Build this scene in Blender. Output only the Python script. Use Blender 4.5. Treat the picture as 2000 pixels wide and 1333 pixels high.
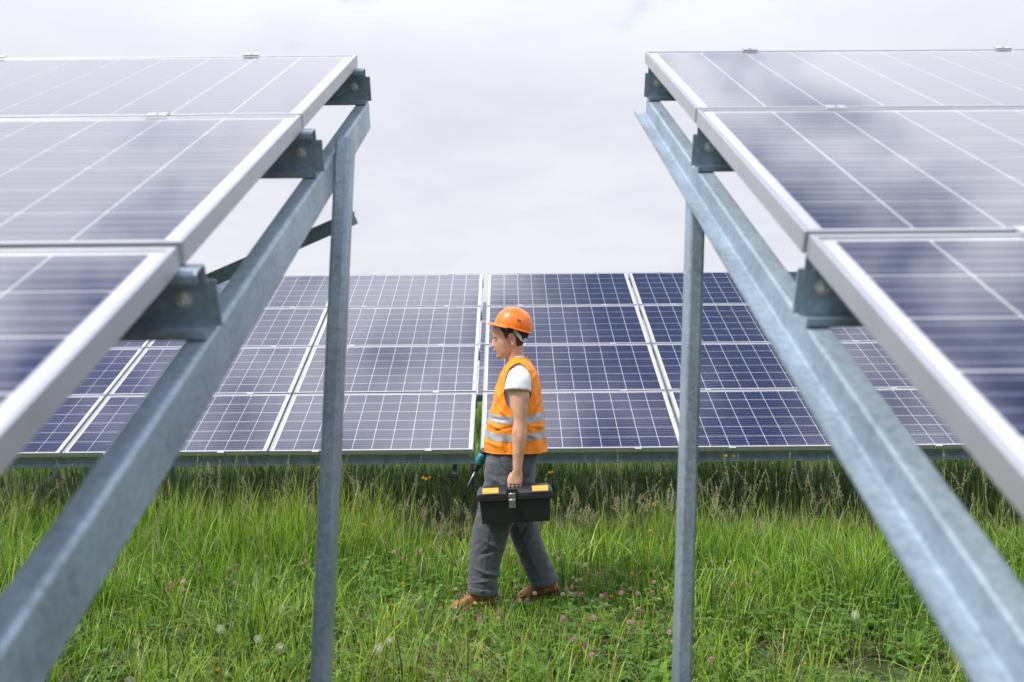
import bpy, bmesh, math, random
import numpy as np
from mathutils import Vector, Matrix, noise as mnoise

random.seed(7)
rng = np.random.default_rng(11)
for o in list(bpy.data.objects):
    bpy.data.objects.remove(o)
SC = bpy.context.scene
COL = SC.collection

# ------------------------------------------------------------------ camera
FPX = 1893.0
CAMZ = 1.65
ROLL = -0.0087
cam_d = bpy.data.cameras.new('camera')
cam = bpy.data.objects.new('camera', cam_d)
COL.objects.link(cam)
c_r = Vector((math.cos(ROLL), 0, math.sin(ROLL)))
c_u = Vector((-math.sin(ROLL), 0, math.cos(ROLL)))
c_f = Vector((0, 1, 0))
cam.matrix_world = Matrix(((c_r.x, c_u.x, -c_f.x, 0), (c_r.y, c_u.y, -c_f.y, 0), (c_r.z, c_u.z, -c_f.z, CAMZ), (0, 0, 0, 1)))
cam_d.sensor_width = 36
cam_d.lens = FPX / 2000 * 36
cam_d.clip_start = 0.05
cam_d.clip_end = 3000
cam_d.dof.use_dof = True
cam_d.dof.focus_distance = 6.1
cam_d.dof.aperture_fstop = 3.5
SC.camera = cam

def at(px, py, d):
    """photo pixel (2000 px wide) + depth along the view axis -> world point"""
    return Vector((0, 0, CAMZ)) + d * (c_f + c_r * ((px - 1000) / FPX) + c_u * ((666.5 - py) / FPX))

# ------------------------------------------------------------------ world + sun
SUN_DIR = Vector((-0.52, -0.22, 0.82)).normalized()
world = bpy.data.worlds.new('World')
SC.world = world
world.use_nodes = True
wn, wl = world.node_tree.nodes, world.node_tree.links
wn.clear()
def N(nodes, typ, **kw):
    n = nodes.new(typ)
    for k, v in kw.items():
        if k in n.inputs.keys() if isinstance(k, str) else False:
            n.inputs[k].default_value = v
        else:
            setattr(n, k, v)
    return n
w_out = N(wn, 'ShaderNodeOutputWorld')
w_bg = N(wn, 'ShaderNodeBackground', Strength=0.1)
sky = N(wn, 'ShaderNodeTexSky', sky_type='NISHITA', sun_disc=False)
sky.sun_elevation = math.asin(SUN_DIR.z)
sky.sun_rotation = math.atan2(SUN_DIR.x, SUN_DIR.y)
sky.air_density = 1.0; sky.dust_density = 0.6
tc = N(wn, 'ShaderNodeTexCoord')
sx = N(wn, 'ShaderNodeSeparateXYZ')
wl.new(tc.outputs['Generated'], sx.inputs[0])
def wmath(op, a, b=None, c=None, clamp=False):
    n = wn.new('ShaderNodeMath'); n.operation = op; n.use_clamp = clamp
    for i, v in enumerate((a, b, c)):
        if v is None: continue
        if isinstance(v, (int, float)): n.inputs[i].default_value = v
        else: wl.new(v, n.inputs[i])
    return n.outputs[0]
zc = wmath('MAXIMUM', sx.outputs['Z'], 0.0)
zd = wmath('ADD', zc, 0.16)
cx = wn.new('ShaderNodeCombineXYZ')
wl.new(wmath('DIVIDE', sx.outputs['X'], zd), cx.inputs[0])
wl.new(wmath('DIVIDE', sx.outputs['Y'], zd), cx.inputs[1])
wmap = N(wn, 'ShaderNodeMapping')
wmap.inputs['Location'].default_value = (-6.2835, 3.7002, 1.0601)
wl.new(cx.outputs[0], wmap.inputs['Vector'])
n1 = N(wn, 'ShaderNodeTexNoise', Scale=2.6, Detail=5.0, Roughness=0.52, Distortion=0.15)
wl.new(wmap.outputs[0], n1.inputs['Vector'])
n2 = N(wn, 'ShaderNodeTexNoise', Scale=1.5, Detail=6.0, Roughness=0.6, Distortion=0.3)
wl.new(wmap.outputs[0], n2.inputs['Vector'])
# cloud cover: thick toward the horizon, broken overhead
cov = wmath('MULTIPLY_ADD', zc, -0.50, 0.42)
msk = wmath('ADD', n1.outputs['Fac'], cov)
rm = N(wn, 'ShaderNodeMapRange', interpolation_type='SMOOTHSTEP')
rm.inputs['From Min'].default_value = 0.45; rm.inputs['From Max'].default_value = 0.65
wl.new(msk, rm.inputs['Value'])
rg = N(wn, 'ShaderNodeMapRange')
rg.inputs['From Min'].default_value = 0.33; rg.inputs['From Max'].default_value = 0.6
wl.new(n2.outputs['Fac'], rg.inputs['Value'])
cm = N(wn, 'ShaderNodeMix', data_type='RGBA')
cm.inputs['A'].default_value = (4.45, 4.57, 5.0, 1)
cm.inputs['B'].default_value = (4.98, 5.08, 5.45, 1)
wl.new(rg.outputs[0], cm.inputs['Factor'])
# overcast skies brighten towards the zenith
zb = N(wn, 'ShaderNodeMapRange', interpolation_type='SMOOTHSTEP')
zb.inputs['From Min'].default_value = 0.22; zb.inputs['From Max'].default_value = 0.85
zb.inputs['To Min'].default_value = 1.0; zb.inputs['To Max'].default_value = 3.0
wl.new(zc, zb.inputs['Value'])
cb = wn.new('ShaderNodeVectorMath'); cb.operation = 'SCALE'
wl.new(cm.outputs['Result'], cb.inputs[0]); wl.new(zb.outputs[0], cb.inputs['Scale'])
sm = N(wn, 'ShaderNodeMix', data_type='RGBA')
wl.new(rm.outputs[0], sm.inputs['Factor'])
wl.new(sky.outputs[0], sm.inputs['A'])
wl.new(cb.outputs[0], sm.inputs['B'])
wl.new(sm.outputs['Result'], w_bg.inputs['Color'])
wl.new(w_bg.outputs[0], w_out.inputs[0])

sun_d = bpy.data.lights.new('sun', 'SUN')
sun_d.energy = 2.4
sun_d.angle = math.radians(8)
sun_d.color = (1.0, 0.95, 0.87)
sun = bpy.data.objects.new('sun', sun_d)
COL.objects.link(sun)
sun.rotation_euler = SUN_DIR.to_track_quat('Z', 'Y').to_euler()
sun.location = (0, 0, 20)

SC.view_settings.view_transform = 'Standard'
SC.view_settings.look = 'None'
SC.view_settings.exposure = 0.78
SC.view_settings.gamma = 1.0
SC.view_settings.use_curve_mapping = False
SC.render.engine = 'CYCLES'
SC.cycles.use_denoising = True
SC.cycles.max_bounces = 8
SC.cycles.transparent_max_bounces = 12
SC.render.film_transparent = False

# ------------------------------------------------------------------ materials
def mat(name):
    m = bpy.data.materials.new(name); m.use_nodes = True
    n = m.node_tree.nodes; n.clear()
    out = n.new('ShaderNodeOutputMaterial')
    return m, n, m.node_tree.links, out

def basic(name, col, rough=0.6, metal=0.0, var=0.12, scale=30.0, bump=0.0, bscale=None, coat=0.0, sub=0.0, spec=0.5, sheen=0.0, detail=4):
    m, n, l, out = mat(name)
    b = n.new('ShaderNodeBsdfPrincipled')
    b.inputs['Roughness'].default_value = rough
    b.inputs['Metallic'].default_value = metal
    b.inputs['Coat Weight'].default_value = coat
    b.inputs['Specular IOR Level'].default_value = spec
    b.inputs['Sheen Weight'].default_value = sheen
    if sub:
        b.inputs['Subsurface Weight'].default_value = sub
        b.inputs['Subsurface Radius'].default_value = (0.012, 0.004, 0.002)
        b.inputs['Subsurface Scale'].default_value = 1.0
    t = n.new('ShaderNodeTexCoord')
    nz = n.new('ShaderNodeTexNoise'); nz.inputs['Scale'].default_value = scale; nz.inputs['Detail'].default_value = detail
    l.new(t.outputs['Object'], nz.inputs['Vector'])
    mx = n.new('ShaderNodeMix'); mx.data_type = 'RGBA'
    mx.inputs['A'].default_value = tuple(c * (1 - var) for c in col) + (1,)
    mx.inputs['B'].default_value = tuple(min(1, c * (1 + var)) for c in col) + (1,)
    mr = n.new('ShaderNodeMapRange'); mr.inputs['From Min'].default_value = 0.3; mr.inputs['From Max'].default_value = 0.7
    l.new(nz.outputs['Fac'], mr.inputs['Value']); l.new(mr.outputs[0], mx.inputs['Factor'])
    l.new(mx.outputs['Result'], b.inputs['Base Color'])
    if bump:
        nb = n.new('ShaderNodeTexNoise'); nb.inputs['Scale'].default_value = bscale or scale; nb.inputs['Detail'].default_value = 5
        l.new(t.outputs['Object'], nb.inputs['Vector'])
        bp = n.new('ShaderNodeBump'); bp.inputs['Strength'].default_value = bump; bp.inputs['Distance'].default_value = 0.01
        l.new(nb.outputs['Fac'], bp.inputs['Height']); l.new(bp.outputs[0], b.inputs['Normal'])
    l.new(b.outputs[0], out.inputs[0])
    return m

def galvanised(name, col, metal=0.75):
    m, n, l, out = mat(name)
    b = n.new('ShaderNodeBsdfPrincipled')
    t = n.new('ShaderNodeTexCoord')
    v = n.new('ShaderNodeTexVoronoi'); v.inputs['Scale'].default_value = 95
    nz = n.new('ShaderNodeTexNoise'); nz.inputs['Scale'].default_value = 7; nz.inputs['Detail'].default_value = 6
    mp = n.new('ShaderNodeMapping'); mp.inputs['Scale'].default_value = (2.5, 0.7, 0.7)
    l.new(t.outputs['Object'], v.inputs['Vector']); l.new(t.outputs['Object'], mp.inputs[0]); l.new(mp.outputs[0], nz.inputs['Vector'])
    sp = n.new('ShaderNodeSeparateColor'); l.new(v.outputs['Color'], sp.inputs[0])
    ad = n.new('ShaderNodeMath'); ad.operation = 'MULTIPLY_ADD'; ad.inputs[1].default_value = 0.30
    l.new(sp.outputs[0], ad.inputs[0]); l.new(nz.outputs['Fac'], ad.inputs[2])
    mr = n.new('ShaderNodeMapRange'); mr.inputs['From Min'].default_value = 0.35; mr.inputs['From Max'].default_value = 0.95
    l.new(ad.outputs[0], mr.inputs['Value'])
    mx = n.new('ShaderNodeMix'); mx.data_type = 'RGBA'
    mx.inputs['A'].default_value = tuple(c * 0.70 for c in col) + (1,)
    mx.inputs['B'].default_value = tuple(min(1, c * 1.30) for c in col) + (1,)
    l.new(mr.outputs[0], mx.inputs['Factor']); l.new(mx.outputs['Result'], b.inputs['Base Color'])
    mr2 = n.new('ShaderNodeMapRange'); mr2.inputs['To Min'].default_value = 0.55; mr2.inputs['To Max'].default_value = 0.38
    l.new(ad.outputs[0], mr2.inputs['Value']); l.new(mr2.outputs[0], b.inputs['Roughness'])
    b.inputs['Metallic'].default_value = metal
    l.new(b.outputs[0], out.inputs[0])
    return m

M = {}
M['steel'] = galvanised('galvanised_steel', (0.315, 0.395, 0.475), 0.30)
M['alu'] = basic('anodised_aluminium', (0.45, 0.46, 0.49), rough=0.42, metal=0.5, var=0.05, scale=12)
M['clamp'] = basic('clamp_aluminium', (0.62, 0.63, 0.66), rough=0.4, metal=0.7, var=0.08, scale=60)
M['bolt'] = basic('zinc_bolt', (0.66, 0.67, 0.66), rough=0.35, metal=0.4, var=0.15, scale=120)
M['back'] = basic('white_backsheet', (0.86, 0.86, 0.88), rough=0.5, var=0.03, scale=5)
M['black'] = basic('black_plastic', (0.012, 0.012, 0.014), rough=0.42, var=0.25, scale=60, bump=0.15, bscale=900)

def cell_material():
    m, n, l, out = mat('silicon_cell')
    b = n.new('ShaderNodeBsdfPrincipled'); b.inputs['Roughness'].default_value = 0.5
    uv = n.new('ShaderNodeUVMap'); uv.uv_map = 'UVMap'
    s = n.new('ShaderNodeSeparateXYZ'); l.new(uv.outputs[0], s.inputs[0])
    def mth(op, a, bb=None):
        k = n.new('ShaderNodeMath'); k.operation = op
        for i, v in enumerate((a, bb)):
            if v is None: continue
            if isinstance(v, (int, float)): k.inputs[i].default_value = v
            else: l.new(v, k.inputs[i])
        return k.outputs[0]
    fr = mth('FRACT', mth('MULTIPLY', s.outputs['Y'], 4.0))
    ds = mth('ABSOLUTE', mth('SUBTRACT', fr, 0.5))
    bus = n.new('ShaderNodeMapRange'); bus.inputs['From Min'].default_value = 0.075; bus.inputs['From Max'].default_value = 0.04
    l.new(ds, bus.inputs['Value'])
    oi = n.new('ShaderNodeObjectInfo')
    tcn = n.new('ShaderNodeTexCoord')
    vo = n.new('ShaderNodeTexVoronoi'); vo.inputs['Scale'].default_value = 70
    l.new(tcn.outputs['Object'], vo.inputs['Vector'])
    sp = n.new('ShaderNodeSeparateColor'); l.new(vo.outputs['Color'], sp.inputs[0])
    f = mth('ADD', mth('MULTIPLY', sp.outputs[0], 0.5), mth('MULTIPLY', oi.outputs['Random'], 0.5))
    mx = n.new('ShaderNodeMix'); mx.data_type = 'RGBA'
    mx.inputs['A'].default_value = (0.009, 0.010, 0.056, 1); mx.inputs['B'].default_value = (0.020, 0.024, 0.122, 1)
    l.new(f, mx.inputs['Factor'])
    m2 = n.new('ShaderNodeMix'); m2.data_type = 'RGBA'
    m2.inputs['B'].default_value = (0.27, 0.29, 0.42, 1)
    l.new(bus.outputs[0], m2.inputs['Factor']); l.new(mx.outputs['Result'], m2.inputs['A'])
    l.new(m2.outputs['Result'], b.inputs['Base Color'])
    l.new(b.outputs[0], out.inputs[0])
    return m
M['cell'] = cell_material()

def glass_material():
    m, n, l, out = mat('panel_glass')
    tr = n.new('ShaderNodeBsdfTransparent'); tr.inputs[0].default_value = (0.96, 0.97, 0.98, 1)
    gl = n.new('ShaderNodeBsdfGlossy'); gl.inputs['Roughness'].default_value = 0.05; gl.inputs[0].default_value = (0.98, 0.97, 0.97, 1)
    fr = n.new('ShaderNodeFresnel'); fr.inputs['IOR'].default_value = 1.74
    t = n.new('ShaderNodeTexCoord'); nz = n.new('ShaderNodeTexNoise'); nz.inputs['Scale'].default_value = 3.0; nz.inputs['Detail'].default_value = 3
    l.new(t.outputs['Object'], nz.inputs['Vector'])
    mr = n.new('ShaderNodeMapRange'); mr.inputs['To Min'].default_value = 0.03; mr.inputs['To Max'].default_value = 0.085
    l.new(nz.outputs['Fac'], mr.inputs['Value']); l.new(mr.outputs[0], gl.inputs['Roughness'])
    mx = n.new('ShaderNodeMixShader')
    l.new(fr.outputs[0], mx.inputs[0]); l.new(tr.outputs[0], mx.inputs[1]); l.new(gl.outputs[0], mx.inputs[2])
    l.new(mx.outputs[0], out.inputs[0])
    return m
M['glass'] = glass_material()

# ------------------------------------------------------------------ mesh helpers
class MB:
    def __init__(s): s.v = []; s.f = []; s.sm = []
    def add(s, vs, fs, smooth=False):
        o = len(s.v); s.v += [tuple(p) for p in vs]; s.f += [tuple(i + o for i in f) for f in fs]; s.sm += [smooth] * len(fs)
    def obox(s, c, ax, ay, az, hx, hy, hz):
        c = Vector(c); vs = []
        for k in (-1, 1):
            for j in (-1, 1):
                for i in (-1, 1): vs.append(c + ax * (i * hx) + ay * (j * hy) + az * (k * hz))
        s.add(vs, [(0, 2, 3, 1), (4, 5, 7, 6), (0, 1, 5, 4), (2, 6, 7, 3), (0, 4, 6, 2), (1, 3, 7, 5)])
    def box(s, x0, x1, y0, y1, z0, z1):
        s.obox(((x0 + x1) / 2, (y0 + y1) / 2, (z0 + z1) / 2), Vector((1, 0, 0)), Vector((0, 1, 0)), Vector((0, 0, 1)), abs(x1 - x0) / 2, abs(y1 - y0) / 2, abs(z1 - z0) / 2)
    def extrude(s, prof, p0, p1, a, b, smooth=False):
        n = len(prof); p0 = Vector(p0); p1 = Vector(p1)
        vs = [p0 + a * q[0] + b * q[1] for q in prof] + [p1 + a * q[0] + b * q[1] for q in prof]
        fs = [(i, (i + 1) % n, n + (i + 1) % n, n + i) for i in range(n)]
        s.add(vs, fs, smooth)
        s.add(vs[:n], [tuple(range(n))[::-1]]); s.add(vs[n:], [tuple(range(n))])
    def tube(s, pts, rad, seg=8, smooth=True, caps=True):
        pts = [Vector(p) for p in pts]; n = len(pts); rings = []; last = None
        for i, p in enumerate(pts):
            t = (pts[min(i + 1, n - 1)] - pts[max(i - 1, 0)]).normalized()
            ref = last if last is not None else (Vector((0, 0, 1)) if abs(t.z) < .9 else Vector((0, 1, 0)))
            a = (ref - t * ref.dot(t)).normalized(); last = a; b = t.cross(a)
            r = rad[i] if isinstance(rad, (list, tuple)) else rad
            rings.append([p + a * (r * math.cos(k * 2 * math.pi / seg)) + b * (r * math.sin(k * 2 * math.pi / seg)) for k in range(seg)])
        vs = [q for r in rings for q in r]
        fs = [(i * seg + k, i * seg + (k + 1) % seg, (i + 1) * seg + (k + 1) % seg, (i + 1) * seg + k) for i in range(n - 1) for k in range(seg)]
        if caps: fs += [tuple(range(seg))[::-1], tuple((n - 1) * seg + k for k in range(seg))]
        s.add(vs, fs, smooth)
    def loft(s, rings, smooth=True, caps=True):
        seg = len(rings[0]); n = len(rings)
        vs = [q for r in rings for q in r]
        fs = [(i * seg + k, i * seg + (k + 1) % seg, (i + 1) * seg + (k + 1) % seg, (i + 1) * seg + k) for i in range(n - 1) for k in range(seg)]
        if caps: fs += [tuple(range(seg))[::-1], tuple((n - 1) * seg + k for k in range(seg))]
        s.add(vs, fs, smooth)
    def ball(s, c, r, ax=None, seg=14, rn=9):
        c = Vector(c); ax = ax or (Vector((1, 0, 0)), Vector((0, 1, 0)), Vector((0, 0, 1)))
        r = r if isinstance(r, (tuple, list)) else (r, r, r); rings = []
        for i in range(rn + 1):
            th = math.pi * (0.02 + 0.96 * i / rn)
            rings.append([c + ax[0] * (r[0] * math.sin(th) * math.cos(k * 2 * math.pi / seg)) + ax[1] * (r[1] * math.sin(th) * math.sin(k * 2 * math.pi / seg)) + ax[2] * (-r[2] * math.cos(th)) for k in range(seg)])
        s.loft(rings)
    def mesh(s, name):
        me = bpy.data.meshes.new(name); me.from_pydata(s.v, [], s.f)
        me.polygons.foreach_set('use_smooth', s.sm); me.update()
        return me
    def build(s, name, m, parent=None, fix=True):
        me = s.mesh(name)
        if fix:
            bm = bmesh.new(); bm.from_mesh(me); bmesh.ops.recalc_face_normals(bm, faces=bm.faces); bm.to_mesh(me); bm.free()
        return link(name, me, m, parent)

def link(name, me, m, parent=None, basis=None):
    if m is not None and len(me.materials) == 0: me.materials.append(M[m] if isinstance(m, str) else m)
    o = bpy.data.objects.new(name, me); COL.objects.link(o)
    if parent is not None:
        o.parent = parent
        if basis is not None: o.matrix_basis = basis
        else: o.matrix_basis = WM[parent.name].inverted() if parent.name in WM else Matrix()
        if parent.name in WM: WM[o.name] = WM[parent.name] @ o.matrix_basis
    elif basis is not None:
        o.matrix_basis = basis
        WM[o.name] = basis.copy()
    return o
WM = {}     # world matrices of things and parts, so world-space meshes can be parented straight
def thing(name, loc, label, cat, group=None):
    o = bpy.data.objects.new(name, None); COL.objects.link(o)
    o.location = loc; o.empty_display_size = 0.1
    WM[o.name] = Matrix.Translation(loc)
    tag(o, label, cat, group)
    return o
def tag(o, label=None, cat=None, group=None, kind=None):
    if label: o['label'] = label
    if cat: o['category'] = cat
    if group: o['group'] = group
    if kind: o['kind'] = kind
    return o

def np_mesh(name, V, quads=None, tris=None, col=None, smooth=True):
    me = bpy.data.meshes.new(name)
    V = np.asarray(V, np.float32); me.vertices.add(len(V)); me.vertices.foreach_set('co', V.ravel())
    nq = 0 if quads is None else len(quads); nt = 0 if tris is None else len(tris)
    loops = []; 
    if nq: loops.append(np.asarray(quads, np.int32).ravel())
    if nt: loops.append(np.asarray(tris, np.int32).ravel())
    L = np.concatenate(loops); me.loops.add(len(L)); me.loops.foreach_set('vertex_index', L)
    me.polygons.add(nq + nt)
    st = np.concatenate([np.arange(nq) * 4, nq * 4 + np.arange(nt) * 3]).astype(np.int32)
    me.polygons.foreach_set('loop_start', st)
    me.polygons.foreach_set('use_smooth', np.full(nq + nt, smooth))
    if col is not None:
        a = me.color_attributes.new('tint', 'FLOAT_COLOR', 'POINT')
        c4 = np.ones((len(V), 4), np.float32); c4[:, :3] = col
        a.data.foreach_set('color', c4.ravel())
    me.update(calc_edges=True); me.validate()
    return me

def channel(w, h, lip, t=0.003, r=0.006):
    """lipped C: web along b at a=w (outer face), opening at a=0, b from 0 to h"""
    def arc(cx, cy, rr, a0, a1, k=4):
        return [(cx + rr * math.cos(math.radians(a0 + (a1 - a0) * i / k)), cy + rr * math.sin(math.radians(a0 + (a1 - a0) * i / k))) for i in range(k + 1)]
    out = [(0, lip)] + arc(r, r, r, 180, 270) + arc(w - r, r, r, 270, 360) + arc(w - r, h - r, r, 0, 90) + arc(r, h - r, r, 90, 180) + [(0, h - lip)]
    q = max(r - t, 0.001)
    inn = [(t, h - lip)] + arc(r, h - r, q, 180, 90) + arc(w - r, h - r, q, 90, 0) + arc(w - r, r, q, 360, 270) + arc(r, r, q, 270, 180) + [(t, lip)]
    return out + inn

def strip_profile(path, t):
    """closed outline of a bent strip of thickness t along an open path"""
    L_, R_ = [], []
    n = len(path)
    for i, p in enumerate(path):
        p = Vector(p); a = (p - Vector(path[i - 1])).normalized() if i else None; b = (Vector(path[i + 1]) - p).normalized() if i < n - 1 else None
        na = Vector((-a.y, a.x)) if a else None; nb = Vector((-b.y, b.x)) if b else None
        if na is None: m_ = nb
        elif nb is None: m_ = na
        else:
            m_ = (na + nb); m_ = m_ / max(.3, m_.length_squared) * 2
        L_.append(tuple(p + m_ * t / 2)); R_.append(tuple(p - m_ * t / 2))
    return L_ + R_[::-1]
def soften(path, r, k=3):
    out = [path[0]]
    for i in range(1, len(path) - 1):
        p = Vector(path[i]); a = (Vector(path[i - 1]) - p).normalized(); b = (Vector(path[i + 1]) - p).normalized()
        s0, s1 = p + a * r, p + b * r
        for j in range(k + 1):
            q = j / k; out.append(tuple(s0 * (1 - q) ** 2 + p * 2 * q * (1 - q) + s1 * q * q))
    return out + [path[-1]]
ZRAFTER = strip_profile(soften([(.0425, .035), (.0425, .0985), (.0015, .0985), (.0015, .043), (-.042, .043), (-.042, .056)], .006), .003)

# ------------------------------------------------------------------ ground
def gz(x, y):
    """ground height"""
    return 0.025 * math.sin(x * 0.9 + 0.6) * math.cos(y * 0.7) + 0.02 * math.sin(x * 2.3 + y * 1.7) + 0.012
def gz_np(x, y):
    return 0.025 * np.sin(x * 0.9 + 0.6) * np.cos(y * 0.7) + 0.02 * np.sin(x * 2.3 + y * 1.7) + 0.012
def ground():
    gx = np.concatenate([-np.geomspace(900, 10, 14), np.arange(-9.75, 9.8, 0.25), np.geomspace(10, 900, 14)])
    gy = np.concatenate([-np.geomspace(400, 3, 10), np.arange(-2.75, 16, 0.25), np.geomspace(16.5, 1500, 18)])
    X, Y = np.meshgrid(gx, gy)
    fade = np.clip(1.3 - np.hypot(X, Y - 7) / 30, 0, 1)
    Z = gz_np(X, Y) * fade - 0.015
    V = np.stack([X.ravel(), Y.ravel(), Z.ravel()], 1)
    nx, ny = len(gx), len(gy)
    i, j = np.meshgrid(np.arange(nx - 1), np.arange(ny - 1))
    a = (j * nx + i).ravel()
    me = np_mesh('ground', V, quads=np.stack([a, a + 1, a + nx + 1, a + nx], 1))
    m, n, l, out = mat('soil_and_turf')
    b = n.new('ShaderNodeBsdfPrincipled'); b.inputs['Roughness'].default_value = 0.95
    t = n.new('ShaderNodeTexCoord')
    z1 = n.new('ShaderNodeTexNoise'); z1.inputs['Scale'].default_value = 1.3; z1.inputs['Detail'].default_value = 8; z1.inputs['Roughness'].default_value = 0.7
    z2 = n.new('ShaderNodeTexNoise'); z2.inputs['Scale'].default_value = 28; z2.inputs['Detail'].default_value = 8; z2.inputs['Roughness'].default_value = 0.75
    l.new(t.outputs['Object'], z1.inputs['Vector']); l.new(t.outputs['Object'], z2.inputs['Vector'])
    so = n.new('ShaderNodeMix'); so.data_type = 'RGBA'; so.inputs['A'].default_value = (0.022, 0.016, 0.011, 1); so.inputs['B'].default_value = (0.085, 0.062, 0.042, 1)
    l.new(z2.outputs['Fac'], so.inputs['Factor'])
    gr = n.new('ShaderNodeMix'); gr.data_type = 'RGBA'; gr.inputs['A'].default_value = (0.030, 0.045, 0.012, 1); gr.inputs['B'].default_value = (0.075, 0.12, 0.03, 1)
    l.new(z2.outputs['Fac'], gr.inputs['Factor'])
    mr = n.new('ShaderNodeMapRange'); mr.inputs['From Min'].default_value = 0.42; mr.inputs['From Max'].default_value = 0.56
    l.new(z1.outputs['Fac'], mr.inputs['Value'])
    # meadow takes over with distance from the array (position, not view)
    sp = n.new('ShaderNodeSeparateXYZ'); l.new(t.outputs['Object'], sp.inputs[0])
    mr2 = n.new('ShaderNodeMapRange'); mr2.inputs['From Min'].default_value = 11.0; mr2.inputs['From Max'].default_value = 13.0
    l.new(sp.outputs['Y'], mr2.inputs['Value'])
    mxm = n.new('ShaderNodeMath'); mxm.operation = 'MAXIMUM'; l.new(mr.outputs[0], mxm.inputs[0]); l.new(mr2.outputs[0], mxm.inputs[1])
    mx = n.new('ShaderNodeMix'); mx.data_type = 'RGBA'
    l.new(mxm.outputs[0], mx.inputs['Factor']); l.new(so.outputs['Result'], mx.inputs['A']); l.new(gr.outputs['Result'], mx.inputs['B'])
    l.new(mx.outputs['Result'], b.inputs['Base Color'])
    bp = n.new('ShaderNodeBump'); bp.inputs['Strength'].default_value = 0.9; bp.inputs['Distance'].default_value = 0.03
    l.new(z2.outputs['Fac'], bp.inputs['Height']); l.new(bp.outputs[0], b.inputs['Normal'])
    l.new(b.outputs[0], out.inputs[0])
    o = link('ground', me, m)
    tag(o, kind='structure')
ground()

# ------------------------------------------------------------------ solar arrays
PW, PH, PG, PT = 1.65, 0.992, 0.02, 0.040
CP, CS, CSY = 0.158, 0.1524, 0.1502      # cell pitch, cell width and height
X, Y, Z = Vector((1, 0, 0)), Vector((0, 1, 0)), Vector((0, 0, 1))
def panel_meshes():
    f = MB(); L = 0.012; t = 0.0018
    f.box(0, PW, 0, L, -PT, 0); f.box(0, PW, PH - L, PH, -PT, 0)
    f.box(0, L, L, PH - L, -PT, 0); f.box(PW - L, PW, L, PH - L, -PT, 0)
    fm = f.mesh('frame'); 
    bm = bmesh.new(); bm.from_mesh(fm); bmesh.ops.bevel(bm, geom=list(bm.edges), offset=0.0012, segments=1, affect='EDGES'); bm.to_mesh(fm); bm.free()
    fm.materials.append(M['alu'])
    b = MB(); b.box(L, PW - L, L, PH - L, -0.0095, -0.0055); bk = b.mesh('solar_panel'); bk.materials.append(M['back'])
    g = MB(); g.add([(L, L, -0.0020), (PW - L, L, -0.0020), (PW - L, PH - L, -0.0020), (L, PH - L, -0.0020)], [(0, 1, 2, 3)]); gm = g.mesh('glass'); gm.materials.append(M['glass'])
    h = CS / 2; c = MB(); c.box(-h, h, -CSY / 2, CSY / 2, -0.0005, 0.0005); cme = c.mesh('cell')
    cell_uv(cme, 1); cme.materials.append(M['cell'])
    return fm, bk, gm, cme
def cell_uv(me, n):
    uv = me.uv_layers.new(name='UVMap')
    # each cell has 8 verts in box order: bit0 = x, bit1 = y
    idx = np.zeros(len(me.loops), np.int32); me.loops.foreach_get('vertex_index', idx)
    k = idx % 8
    uv.data.foreach_set('uv', np.stack([(k & 1), (k >> 1) & 1], 1).astype(np.float32).ravel())
FM, BK, GM, CM = panel_meshes()
CELL_POS = [((PW - 10 * CP) / 2 + CP * (i + .5), (PH - 6 * CP) / 2 + CP * (j + .5)) for j in range(6) for i in range(10)]

def project(p):
    d = p.y
    if d < 0.1: return None
    q = p - Vector((0, 0, CAMZ))
    return 1000 + FPX * q.dot(c_r) / d, 666.5 - FPX * q.dot(c_u) / d, d

def clamp_mesh():
    c = MB(); c.box(-0.026, 0.026, -0.017, 0.017, 0.0005, 0.0040); c.box(-0.026, 0.026, -0.0065, 0.0065, -0.03, 0.0005)
    c.tube([(0, 0, 0.004), (0, 0, 0.0065)], 0.0055, 6, smooth=False)
    me = c.mesh('clamp'); me.materials.append(M['clamp']); return me
CLM = clamp_mesh()
def bolt_mesh():
    c = MB(); c.tube([(0, 0, 0), (0, 0, 0.002)], 0.0145, 16, smooth=False); c.tube([(0, 0, 0.002), (0, 0, 0.010)], 0.0105, 6, smooth=False); c.tube([(0, 0, 0.010), (0, 0, 0.018)], 0.006, 10, smooth=False)
    me = c.mesh('bolt'); me.materials.append(M['bolt']); return me
BLM = bolt_mesh()
def mat3(a, b, c, p):
    return Matrix(((a.x, b.x, c.x, p.x), (a.y, b.y, c.y, p.y), (a.z, b.z, c.z, p.z), (0, 0, 0, 1)))

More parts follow.
